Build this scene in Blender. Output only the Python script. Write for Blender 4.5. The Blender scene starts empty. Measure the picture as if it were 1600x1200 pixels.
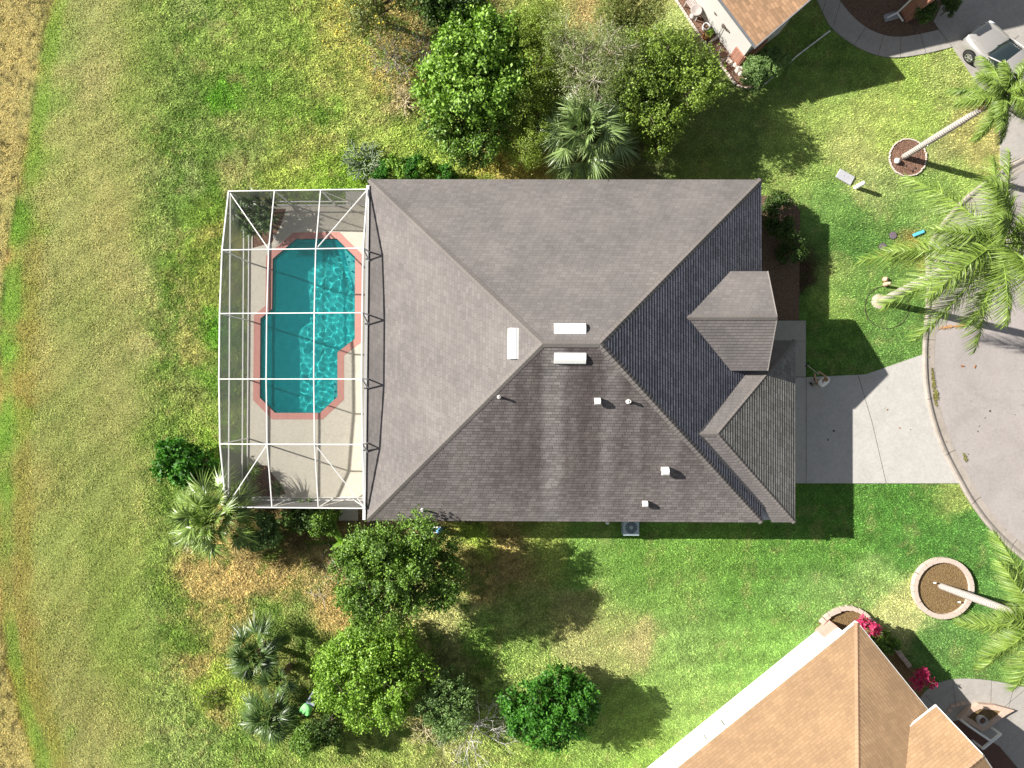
import bpy, bmesh, math, random
import numpy as np
from mathutils import Vector, Matrix
from mathutils.geometry import tessellate_polygon

# ------------------------------------------------------------------ camera, light, exposure
SC = bpy.context.scene
H = 36.0                       # drone height (m)
F = 1111.0                     # focal length in photo pixels (1600 wide)
cam_d = bpy.data.cameras.new("camera"); cam = bpy.data.objects.new("camera", cam_d)
SC.collection.objects.link(cam); SC.camera = cam
cam.location = (0, 0, H); cam.rotation_euler = (0, 0, 0)
cam_d.sensor_width = 36.0; cam_d.lens = 36.0 * F / 1600.0
cam_d.clip_start = 0.1; cam_d.clip_end = 3000

SUN_EL = math.radians(32.3); SUN_AZ = math.radians(18.0)   # light travels +X and a little -Y
to_sun = Vector((-math.cos(SUN_EL)*math.cos(SUN_AZ), math.cos(SUN_EL)*math.sin(SUN_AZ), math.sin(SUN_EL)))
W = bpy.data.worlds.new("World"); SC.world = W; W.use_nodes = True
wn = W.node_tree.nodes; wl = W.node_tree.links
sky = wn.new("ShaderNodeTexSky"); sky.sky_type = 'NISHITA'; sky.sun_disc = False
sky.sun_elevation = SUN_EL; sky.sun_rotation = math.atan2(to_sun.x, to_sun.y)
sky.air_density = 1.0; sky.dust_density = 1.0
bg = wn["Background"]; bg.inputs["Strength"].default_value = 0.05
hsv = wn.new("ShaderNodeHueSaturation"); hsv.inputs["Saturation"].default_value = .45   # camera white balance
wl.new(sky.outputs[0], hsv.inputs["Color"]); wl.new(hsv.outputs[0], bg.inputs[0])
sun_d = bpy.data.lights.new("sun", 'SUN'); sun = bpy.data.objects.new("sun", sun_d)
SC.collection.objects.link(sun)
sun_d.energy = 5.0; sun_d.angle = math.radians(0.5); sun_d.color = (1.0, 0.955, 0.88)
sun.rotation_euler = to_sun.to_track_quat('Z', 'Y').to_euler()
sun.location = (-40, 20, 40); sun_d.cycles.is_caustics_light = True
SC.view_settings.view_transform = 'Standard'; SC.view_settings.look = 'None'
SC.view_settings.exposure = 1.05; SC.view_settings.gamma = 1.0
SC.view_settings.use_curve_mapping = False
SC.cycles.transparent_max_bounces = 24
SC.cycles.max_bounces = 6

# ------------------------------------------------------------------ helpers
rng = np.random.default_rng(7); random.seed(7)
PPM = F / H                    # photo pixels per metre on the ground
def P(px, py, h=0.0):          # the point at height h that stands at photo pixel (px, py)
    s = (H - h) / F
    return Vector(((px - 800) * s, (600 - py) * s, h))
def G2(px, py): p = P(px, py); return (p.x, p.y)
def lin(c): return tuple(((x/255)/12.92 if x/255 <= .04045 else ((x/255+.055)/1.055)**2.4) for x in c)
def C(r, g, b, k=0.5):         # a colour as seen sunlit on level ground -> base colour
    return tuple(min(0.9, v*k) for v in lin((r, g, b)))
def tag(o, label=None, cat=None, group=None, kind=None):
    if label: o["label"] = label
    if cat: o["category"] = cat
    if group: o["group"] = group
    if kind: o["kind"] = kind
    return o
def link(o, parent=None):
    SC.collection.objects.link(o)
    if parent is not None: o.parent = parent
    return o
def empty(name, loc=(0,0,0), rz=0.0):
    o = bpy.data.objects.new(name, None); o.location = loc; o.rotation_euler = (0,0,rz)
    o.empty_display_size = .3
    SC.collection.objects.link(o); return o
def thing(name, label, cat, loc=(0,0,0), rz=0.0, group=None):
    return tag(empty(name, loc, rz), label, cat, group)
def copy_tree(o, parent=None):
    c = o.copy(); SC.collection.objects.link(c); c.parent = parent
    for ch in list(o.children): copy_tree(ch, c)
    return c

class MB:
    """collects shapes, then builds one mesh"""
    def __init__(s): s.v=[]; s.f=[]; s.m=[]; s.uv=[]
    def add(s, vs, fs, mi=0, uvs=None):
        b=len(s.v); s.v += [tuple(v) for v in vs]
        for i,f in enumerate(fs):
            s.f.append(tuple(b+k for k in f)); s.m.append(mi)
            s.uv.append(uvs[i] if uvs else None)
        return s
    def box(s, c, size, rz=0, mi=0, rot=None):
        sx,sy,sz=[d/2 for d in size]
        vs=[Vector((x,y,z)) for x in (-sx,sx) for y in (-sy,sy) for z in (-sz,sz)]
        R = rot if rot is not None else Matrix.Rotation(rz,3,'Z')
        vs=[R@v+Vector(c) for v in vs]
        s.add(vs,[(0,1,3,2),(4,6,7,5),(0,4,5,1),(2,3,7,6),(0,2,6,4),(1,5,7,3)],mi); return s
    def beam(s, a, b, w, h, mi=0, up=Vector((0,0,1))):
        a=Vector(a); b=Vector(b); d=(b-a); L=d.length; d.normalize()
        if abs(d.dot(up))>.98: up=Vector((0,1,0))
        x=d.cross(up).normalized(); z=x.cross(d).normalized()
        R=Matrix((x,d,z)).transposed()
        return s.box((a+b)/2,(w,L,h),rot=R,mi=mi)
    def tube(s, pts, rs, n=8, mi=0, cap=True):
        pts=[Vector(p) for p in pts]
        if not hasattr(rs,'__len__'): rs=[rs]*len(pts)
        rings=[]; prev=None
        for i,p in enumerate(pts):
            t=(pts[min(i+1,len(pts)-1)]-pts[max(i-1,0)]).normalized()
            ref=prev if prev is not None else (Vector((0,0,1)) if abs(t.z)<.9 else Vector((1,0,0)))
            x=(ref-t*ref.dot(t)).normalized(); prev=x; y=t.cross(x)
            rings.append([p+(x*math.cos(2*math.pi*k/n)+y*math.sin(2*math.pi*k/n))*rs[i] for k in range(n)])
        vs=[v for r in rings for v in r]; fs=[]
        for i in range(len(pts)-1):
            for k in range(n):
                fs.append((i*n+k,i*n+(k+1)%n,(i+1)*n+(k+1)%n,(i+1)*n+k))
        if cap: fs.append(tuple(range(n))[::-1]); fs.append(tuple((len(pts)-1)*n+k for k in range(n)))
        return s.add(vs,fs,mi)
    def lathe(s, prof, n=24, c=(0,0,0), mi=0, cap=True):
        vs=[]; fs=[]
        for r,z in prof:
            for k in range(n):
                a=2*math.pi*k/n; vs.append((c[0]+r*math.cos(a),c[1]+r*math.sin(a),c[2]+z))
        for i in range(len(prof)-1):
            for k in range(n): fs.append((i*n+k,i*n+(k+1)%n,(i+1)*n+(k+1)%n,(i+1)*n+k))
        if cap: fs.append(tuple(range(n))[::-1]); fs.append(tuple((len(prof)-1)*n+k for k in range(n)))
        return s.add(vs,fs,mi)
    def prism(s, poly, z0, z1, mi=0, bottom=True, holes=()):
        """poly: xy list; a slab between z0 and z1, holes allowed"""
        loops=[list(poly)]+[list(h) for h in holes]
        for L in loops: pass
        tris=tessellate_polygon([[Vector((x,y,0)) for x,y in L] for L in loops])
        flat=[q for L in loops for q in L]
        top=[(x,y,z1) for x,y in flat]
        def up(t):
            a,b,c=[flat[i] for i in t]
            return t if (b[0]-a[0])*(c[1]-a[1])-(b[1]-a[1])*(c[0]-a[0])>0 else (t[0],t[2],t[1])
        tr=[up(t) for t in tris]
        s.add(top,tr,mi)
        if bottom: s.add([(x,y,z0) for x,y in flat],[t[::-1] for t in tr],mi)
        for L in loops:
            n=len(L); s.add([(x,y,z0) for x,y in L]+[(x,y,z1) for x,y in L],[(i,(i+1)%n,n+(i+1)%n,n+i) for i in range(n)],mi)
        return s
    def build(s, name, mats, parent=None, smooth=False, bevel=0):
        me=bpy.data.meshes.new(name); me.from_pydata(s.v,[],s.f)
        if not isinstance(mats,(list,tuple)): mats=[mats]
        for m in mats: me.materials.append(m)
        if len(mats)>1: me.polygons.foreach_set("material_index",s.m)
        if any(u is not None for u in s.uv):
            ul=me.uv_layers.new(name="UVMap")
            flat=[]
            for f,u in zip(s.f,s.uv):
                if u is None: u=[(0,0)]*len(f)
                for q in u: flat += [q[0],q[1]]
            ul.data.foreach_set("uv",flat)
        if smooth: me.polygons.foreach_set("use_smooth",[True]*len(me.polygons))
        me.update()
        o=bpy.data.objects.new(name,me); link(o,parent)
        if bevel:
            bm=o.modifiers.new("bevel",'BEVEL'); bm.width=bevel; bm.segments=2; bm.limit_method='ANGLE'
        return o

def np_mesh(name, V, Fq, mat, parent=None, col=None, smooth=False):
    """V (N,3), Fq (M,k) int array -> object; fast path"""
    me=bpy.data.meshes.new(name); V=np.asarray(V,np.float32); Fq=np.asarray(Fq,np.int32)
    M,k=Fq.shape
    me.vertices.add(len(V)); me.vertices.foreach_set("co",V.ravel())
    me.loops.add(M*k); me.loops.foreach_set("vertex_index",Fq.ravel())
    me.polygons.add(M); me.polygons.foreach_set("loop_start",np.arange(0,M*k,k,dtype=np.int32))
    try: me.polygons.foreach_set("loop_total",np.full(M,k,np.int32))
    except Exception: pass
    if smooth: me.polygons.foreach_set("use_smooth",np.ones(M,bool))
    me.materials.append(mat)
    if col is not None:
        a=me.color_attributes.new("tint",'FLOAT_COLOR','POINT')
        a.data.foreach_set("color",np.concatenate([col,np.ones((len(col),1))],1).astype(np.float32).ravel())
    me.update(calc_edges=True); me.validate()
    o=bpy.data.objects.new(name,me); link(o,parent); return o

# ------------------------------------------------------------------ materials
def newmat(name):
    m=bpy.data.materials.new(name); m.use_nodes=True
    nt=m.node_tree; b=nt.nodes["Principled BSDF"]; return m,nt,b
def N(nt,t,**kw):
    n=nt.nodes.new(t)
    for k,v in kw.items(): setattr(n,k,v)
    return n
def ramp(nt, stops, fac=None, interp='LINEAR'):
    r=N(nt,"ShaderNodeValToRGB"); r.color_ramp.interpolation=interp
    e=r.color_ramp.elements
    while len(e)>1: e.remove(e[-1])
    e[0].position=stops[0][0]; e[0].color=(*stops[0][1],1)
    for p,c in stops[1:]:
        q=e.new(p); q.color=(*c,1)
    if fac is not None: nt.links.new(fac,r.inputs[0])
    return r
def mixc(nt,a,b,fac,mode='MIX'):
    m=N(nt,"ShaderNodeMix",data_type='RGBA',blend_type=mode)
    for sock,v in ((6,a),(7,b),(0,fac)):
        if hasattr(v,"is_output") or isinstance(v,bpy.types.NodeSocket): nt.links.new(v,m.inputs[sock])
        elif sock==0: m.inputs[0].default_value=v
        else: m.inputs[sock].default_value=(*v,1)
    return m.outputs[2]
def noise(nt,scale,detail=4,rough=.6,vec=None,dist=0):
    n=N(nt,"ShaderNodeTexNoise"); n.inputs["Scale"].default_value=scale; n.inputs["Detail"].default_value=detail
    n.inputs["Roughness"].default_value=rough; n.inputs["Distortion"].default_value=dist
    if vec is None:
        g=N(nt,"ShaderNodeNewGeometry"); vec=g.outputs["Position"]
    nt.links.new(vec,n.inputs["Vector"]); return n.outputs["Fac"]
def mathn(nt,op,a,b=0.5,c=None,clamp=False):
    m=N(nt,"ShaderNodeMath",operation=op,use_clamp=clamp)
    for i,v in enumerate((a,b,c)):
        if v is None: continue
        if isinstance(v,bpy.types.NodeSocket): nt.links.new(v,m.inputs[i])
        else: m.inputs[i].default_value=v
    return m.outputs[0]
def stained(nt,col,amt=.5,scale=.7,cracks=0.0):
    """old marks on paving: blotches, drips of oil and hairline cracks"""
    a=noise(nt,scale,5,.7,dist=.8); r=ramp(nt,[(.45,(1,1,1)),(.72,(1-amt*.5,1-amt*.52,1-amt*.55))],a); col=mixc(nt,col,r.outputs[0],1.0,'MULTIPLY')
    v=N(nt,"ShaderNodeTexVoronoi"); v.inputs["Scale"].default_value=.9; g=N(nt,"ShaderNodeNewGeometry"); nt.links.new(g.outputs["Position"],v.inputs["Vector"])
    r=ramp(nt,[(0,(1-amt,1-amt,1-amt)),(.05,(1-amt*.8,1-amt*.8,1-amt*.8)),(.075,(1,1,1))],v.outputs["Distance"]); col=mixc(nt,col,r.outputs[0],.7,'MULTIPLY')
    if cracks:
        w=N(nt,"ShaderNodeTexNoise"); w.inputs["Scale"].default_value=1.4; nt.links.new(g.outputs["Position"],w.inputs["Vector"])
        ad=N(nt,"ShaderNodeVectorMath",operation='MULTIPLY_ADD'); nt.links.new(w.outputs["Color"],ad.inputs[0]); ad.inputs[1].default_value=(1.1,1.1,0); nt.links.new(g.outputs["Position"],ad.inputs[2])
        e=N(nt,"ShaderNodeTexVoronoi",feature='DISTANCE_TO_EDGE'); e.inputs["Scale"].default_value=.16; nt.links.new(ad.outputs[0],e.inputs["Vector"])
        r=ramp(nt,[(0,(.55,.53,.5)),(.0035,(.75,.74,.72)),(.007,(1,1,1))],e.outputs["Distance"]); col=mixc(nt,col,r.outputs[0],cracks,'MULTIPLY')
    return col
def bump(nt,b,h,strength=.3,dist=.02):
    u=N(nt,"ShaderNodeBump"); u.inputs["Strength"].default_value=strength; u.inputs["Distance"].default_value=dist
    nt.links.new(h,u.inputs["Height"]); nt.links.new(u.outputs[0],b.inputs["Normal"])
def simple(name,col,rough=.6,var=.12,scale=6,metal=0,bumps=0,spec=.3,dist=.01):
    """paint, plaster, metal ... with a mild large and small mottling"""
    m,nt,b=newmat(name)
    n1=noise(nt,scale,5); n2=noise(nt,scale*.17,3)
    f=mathn(nt,'ADD',mathn(nt,'MULTIPLY',n1,.6),mathn(nt,'MULTIPLY',n2,.4))
    lo=tuple(c*(1-var) for c in col); hi=tuple(min(1,c*(1+var)) for c in col)
    r=ramp(nt,[(.3,lo),(.7,hi)],f); nt.links.new(r.outputs[0],b.inputs["Base Color"])
    b.inputs["Roughness"].default_value=rough; b.inputs["Metallic"].default_value=metal
    b.inputs["Specular IOR Level"].default_value=spec
    if bumps: bump(nt,b,noise(nt,scale*6,3),bumps,dist)
    return m
def leafmat(name,dark,light,rough=.5,transl=.3,spec=.35,patch=1.2):
    m,nt,b=newmat(name)
    g=N(nt,"ShaderNodeNewGeometry"); ri=g.outputs["Random Per Island"]
    n=noise(nt,patch,3)
    f=mathn(nt,'ADD',mathn(nt,'MULTIPLY',ri,.55),mathn(nt,'MULTIPLY',mathn(nt,'SUBTRACT',n,.2),.75))
    mid=tuple((a+c)/2 for a,c in zip(dark,light))
    r=ramp(nt,[(.1,dark),(.5,mid),(.9,light)],f)
    b.inputs["Roughness"].default_value=rough; b.inputs["Specular IOR Level"].default_value=spec
    nt.links.new(r.outputs[0],b.inputs["Base Color"])
    tr=N(nt,"ShaderNodeBsdfTranslucent")
    tc=mixc(nt,r.outputs[0],(1.0,1.0,.35),.0); hs=N(nt,"ShaderNodeHueSaturation"); hs.inputs["Saturation"].default_value=1.15; hs.inputs["Value"].default_value=1.5
    nt.links.new(r.outputs[0],hs.inputs["Color"]); nt.links.new(hs.outputs[0],tr.inputs["Color"])
    mx=N(nt,"ShaderNodeMixShader"); mx.inputs[0].default_value=transl
    nt.links.new(b.outputs[0],mx.inputs[1]); nt.links.new(tr.outputs[0],mx.inputs[2])
    nt.links.new(mx.outputs[0],nt.nodes["Material Output"].inputs["Surface"]); return m

def shingle(name,base,var=.12,course=.143,tab=.30,stain=None,xr=None,joint_shade=.7):
    """asphalt shingles on UV metres; optional stain = 1-D streak profile along world X"""
    m,nt,b=newmat(name)
    uv=N(nt,"ShaderNodeUVMap"); br=N(nt,"ShaderNodeTexBrick")
    nt.links.new(uv.outputs[0],br.inputs["Vector"])
    br.inputs["Scale"].default_value=1.0; br.inputs["Brick Width"].default_value=tab; br.inputs["Row Height"].default_value=course
    br.inputs["Mortar Size"].default_value=.009; br.inputs["Mortar Smooth"].default_value=.3; br.inputs["Bias"].default_value=0
    lo=tuple(c*(1-var) for c in base); hi=tuple(c*(1+var) for c in base)
    br.inputs["Color1"].default_value=(*lo,1); br.inputs["Color2"].default_value=(*hi,1)
    br.inputs["Mortar"].default_value=(*[c*joint_shade for c in base],1)  # dark tab joints, with the shadow under each course painted into the colour
    big=noise(nt,.55,4); col=mixc(nt,br.outputs[0],(.5,.5,.5),0)
    v1=ramp(nt,[(.3,(.84,.84,.85)),(.7,(1.12,1.11,1.1))],big)
    col=mixc(nt,br.outputs[0],v1.outputs[0],1.0,'MULTIPLY')
    gr=noise(nt,38,3,.8); v2=ramp(nt,[(.3,(.8,.8,.8)),(.7,(1.2,1.2,1.2))],gr)
    col=mixc(nt,col,v2.outputs[0],1.0,'MULTIPLY')
    if stain:
        g=N(nt,"ShaderNodeNewGeometry"); sp=N(nt,"ShaderNodeSeparateXYZ"); nt.links.new(g.outputs["Position"],sp.inputs[0])
        mp=N(nt,"ShaderNodeMapping"); mp.inputs["Scale"].default_value=(2.1,.22,.22); nt.links.new(g.outputs["Position"],mp.inputs[0])
        st=noise(nt,1.0,5,.7,vec=mp.outputs[0],dist=.3)
        wob=mathn(nt,'MULTIPLY',mathn(nt,'SUBTRACT',noise(nt,.9,3),.5),.45)
        xx=mathn(nt,'ADD',sp.outputs[0],wob)
        mr=N(nt,"ShaderNodeMapRange"); mr.inputs[1].default_value=xr[0]; mr.inputs[2].default_value=xr[1]; nt.links.new(xx,mr.inputs[0])
        rp=ramp(nt,[(p,(v,v,v)) for p,v in stain],mr.outputs[0])
        d=mathn(nt,'MULTIPLY',rp.outputs[0],mathn(nt,'ADD',mathn(nt,'MULTIPLY',st,1.5),.1),clamp=True)
        # algae thins out towards the eave
        ym=N(nt,"ShaderNodeMapRange"); ym.inputs[1].default_value=-6.3; ym.inputs[2].default_value=-3.6; ym.inputs[3].default_value=.45; ym.inputs[4].default_value=1; nt.links.new(sp.outputs[1],ym.inputs[0])
        d=mathn(nt,'MULTIPLY',d,ym.outputs[0],clamp=True)
        dk=mixc(nt,col,(.50,.46,.46),1.0,'MULTIPLY'); col=mixc(nt,col,dk,d)
    nt.links.new(col,b.inputs["Base Color"]); b.inputs["Roughness"].default_value=.92; b.inputs["Specular IOR Level"].default_value=.15
    h=mathn(nt,'ADD',mathn(nt,'MULTIPLY',br.outputs["Fac"],-.5),mathn(nt,'MULTIPLY',gr,.5))
    bump(nt,b,h,.5,.008); return m

def roof_face(mb, poly, mi=0, course=.143, thick=.013, top_off=0.0):
    """convex planar polygon; laid as real overlapping courses. First edge of poly is the eave."""
    poly=[Vector(p) for p in poly]
    n=Vector((0,0,0))
    for i in range(len(poly)):
        a=poly[i]; b=poly[(i+1)%len(poly)]; n+=a.cross(b)
    n.normalize()
    if n.z<0: n=-n
    u=Vector((0,0,1)).cross(n).normalized(); v=n.cross(u).normalized()
    if v.z<0: v=-v; u=-u
    o=poly[0]
    P2=[((p-o).dot(u),(p-o).dot(v)) for p in poly]
    v0=min(q[1] for q in P2); v1=max(q[1] for q in P2)
    def clip(pg,c,keep_above):
        out=[]
        for i in range(len(pg)):
            a=pg[i]; b=pg[(i+1)%len(pg)]
            ia=(a[1]>=c) if keep_above else (a[1]<=c); ib=(b[1]>=c) if keep_above else (b[1]<=c)
            if ia: out.append(a)
            if ia!=ib:
                t=(c-a[1])/(b[1]-a[1]); out.append((a[0]+t*(b[0]-a[0]),c))
        return out
    k=0; y=v0
    while y<v1-1e-4:
        ye=y+course; s=clip(clip(P2,y,True),ye,False)
        if len(s)>=3:
            def pt(q,lift=None):
                t=thick*(1-(q[1]-y)/course) if lift is None else lift
                return o+u*q[0]+v*q[1]+n*(t+.004)
            mb.add([pt(q) for q in s],[tuple(range(len(s)))],mi,[[(q[0]+ (k%7)*.071,q[1]-v0) for q in s]])
            low=sorted([q for q in s if abs(q[1]-y)<1e-5])
            if len(low)>=2:
                a,b=low[0],low[-1]
                mb.add([pt(a),pt(b),pt(b,-.004),pt(a,-.004)],[(0,1,2,3)],mi,[[(a[0],k*course),(b[0],k*course),(b[0],k*course),(a[0],k*course)]])
        y=ye; k+=1
def ridge(mb,a,b,w=.26,seg=.20,mi=0):
    """overlapping cap shingles along a hip or ridge"""
    a=Vector(a); b=Vector(b); d=(b-a); L=d.length; d.normalize()
    x=d.cross(Vector((0,0,1))).normalized(); z=x.cross(d).normalized()
    n=max(1,int(round(L/seg)))
    for i in range(n):
        p=a+d*(L*i/n); q=a+d*min(L,(L*(i+1)/n+.03)); hu=.03; lo=-.035
        vs=[p-x*w/2+z*(lo+.012),p+z*(hu+.018),p+x*w/2+z*(lo+.012),q-x*w/2+z*lo,q+z*hu,q+x*w/2+z*lo]
        mb.add(vs,[(0,1,4,3),(1,2,5,4),(0,2,1)],mi,[[(0,0),(.13,0),(.13,.1),(0,.1)],[(.13,0),(.26,0),(.26,.1),(.13,.1)],[(0,0)]*3])
def offset_poly(poly,d):
    """grow (d>0) a polygon outward"""
    n=len(poly); A=sum(poly[i][0]*poly[(i+1)%n][1]-poly[(i+1)%n][0]*poly[i][1] for i in range(n))
    sg=1 if A>0 else -1; out=[]
    for i in range(n):
        p0=Vector(poly[i-1]); p1=Vector(poly[i]); p2=Vector(poly[(i+1)%n])
        e1=(p1-p0).normalized(); e2=(p2-p1).normalized()
        n1=Vector((e1.y,-e1.x))*sg; n2=Vector((e2.y,-e2.x))*sg
        b=(n1+n2); b=b/max(.3,(1+n1.dot(n2)))
        out.append(tuple(p1+b*d))
    return out
def smoothline(pts,k=6,closed=False):
    """Catmull-Rom through xy points"""
    out=[]; n=len(pts)
    rngi=range(n) if closed else range(n-1)
    for i in rngi:
        g=lambda j: Vector(pts[j%n] if closed else pts[max(0,min(n-1,j))])
        p0,p1,p2,p3=g(i-1),g(i),g(i+1),g(i+2)
        for t in np.linspace(0,1,k,endpoint=False):
            out.append(tuple(.5*((2*p1)+(-p0+p2)*t+(2*p0-5*p1+4*p2-p3)*t*t+(-p0+3*p1-3*p2+p3)*t**3)))
    if not closed: out.append(tuple(pts[-1]))
    return out
def inpoly(X,Y,poly):
    c=np.zeros(X.shape,bool); n=len(poly); j=n-1
    for i in range(n):
        xi,yi=poly[i]; xj,yj=poly[j]
        m=((yi>Y)!=(yj>Y)) & (X<(xj-xi)*(Y-yi)/(yj-yi+1e-12)+xi); c^=m; j=i
    return c
def vnoise(X,Y,cell,seed):
    """smooth value noise, numpy"""
    r=np.random.default_rng(seed); T=r.random((256,256)); x=X/cell+1000; y=Y/cell+1000
    xi=np.floor(x).astype(int); yi=np.floor(y).astype(int); fx=x-xi; fy=y-yi
    fx=fx*fx*(3-2*fx); fy=fy*fy*(3-2*fy); g=lambda a,b: T[a%256,b%256]
    return (g(xi,yi)*(1-fx)+g(xi+1,yi)*fx)*(1-fy)+(g(xi,yi+1)*(1-fx)+g(xi+1,yi+1)*fx)*fy
# ------------------------------------------------------------------ plan of the site (photo pixels -> metres)
def GP(pts): return [G2(*p) for p in pts]
KERB = [(1700,225),(1640,232),(1590,250),(1545,278),(1505,310),(1475,343),(1455,372),(1446,398),(1447,440),(1446,480),(1443,515),(1441,554),(1443,600),
        (1450,640),(1463,683),(1478,718),(1497,754),(1516,787),(1541,821),(1570,851),(1604,879),(1650,905),(1710,925),(1800,935)]
kerb = smoothline(GP(KERB),5)
def offs_line(L,d):
    out=[]
    for i,p in enumerate(L):
        a=Vector(L[max(0,i-1)]); b=Vector(L[min(len(L)-1,i+1)]); t=(b-a).normalized(); out.append(tuple(Vector(p)+Vector((-t.y,t.x))*d))
    return out
kerb_in = offs_line(kerb, .62)    # towards the street
FARE = [(120,G2(0,935)[1]),(120,G2(0,225)[1])]
road_poly = kerb_in + FARE
drive_poly = GP([(1200,590),(1259,589.5),(1352,585),(1381,575),(1441,554)]) + [p for p in kerb if G2(0,554)[1]>=p[1]>=G2(0,756)[1]] + GP([(1497.5,755),(1200,755)])
walk_poly = GP([(1196,501),(1258.5,501),(1258.5,589),(1196,589)])
nbr_walk_up = smoothline(GP([(1283,-60),(1296,-25),(1311,0),(1328,22),(1352,43),(1379,55),(1405,58),(1435,54),(1466,47)]),4)
nbr_walk_lo = smoothline(GP([(1487,74),(1446,84),(1405,90),(1371,87),(1334,71),(1300,45),(1285,20),(1268,-20),(1258,-60)]),4)
nbr_walk = nbr_walk_up + nbr_walk_lo
nbr_drive = GP([(1487.5,74),(1467,47),(1458,34),(1475,0),(1490,-90),(1900,-90),(1900,150),(1700,224),(1640,231),(1590,249),(1562,262),(1562,215),(1555,170)])
nbr_bed = nbr_walk_up[4:] + GP([(1458,34),(1474,2),(1485,-60),(1283,-60)])
se_walk = smoothline(GP([(1425,1112),(1440,1086),(1462,1068),(1500,1060),(1548,1063),(1600,1073),(1660,1085),(1750,1090)]),4)+GP([(1750,1400),(1560,1400),(1480,1180)])
deck_out = [P(390.5,321.5).xy,P(606,321.5).xy,P(603,777.5).xy,P(387.5,777.5).xy]
deck_out = [tuple(p) for p in deck_out]
POOL = [(463.5,374),(527,373.5),(555.5,402),(555,529.7),(528,550.5),(528,620),(501,645),(430.6,645),(407,621),(408,498),(426,483),(427,405)]
pool = GP(POOL); coping = offset_poly(pool,.33)
house_fp = [(-6.3,9.05),(11.15,9.05),(11.15,1.7),(12.85,1.7),(12.85,-6.1),(11.15,-6.0),(-6.3,-6.0)]
nbr_sw_bed = GP([(1020,-50),(1055,0),(1105,72),(1150,133),(1164,138.5),(1190,137.5),(1160,100),(1142,86),(1089,0),(1050,-50)])
se_bed = smoothline(GP([(1279,975),(1289,962),(1304,951),(1322,946),(1341,951),(1356,962),(1380,988),(1405,1016),(1428,1044)]),4)+GP([(1460,1120),(1440,1130),(1300,971)])
se_house_fp = None
WELL = [P(1418,246.5).xy, P(1470,917.5).xy]

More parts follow.
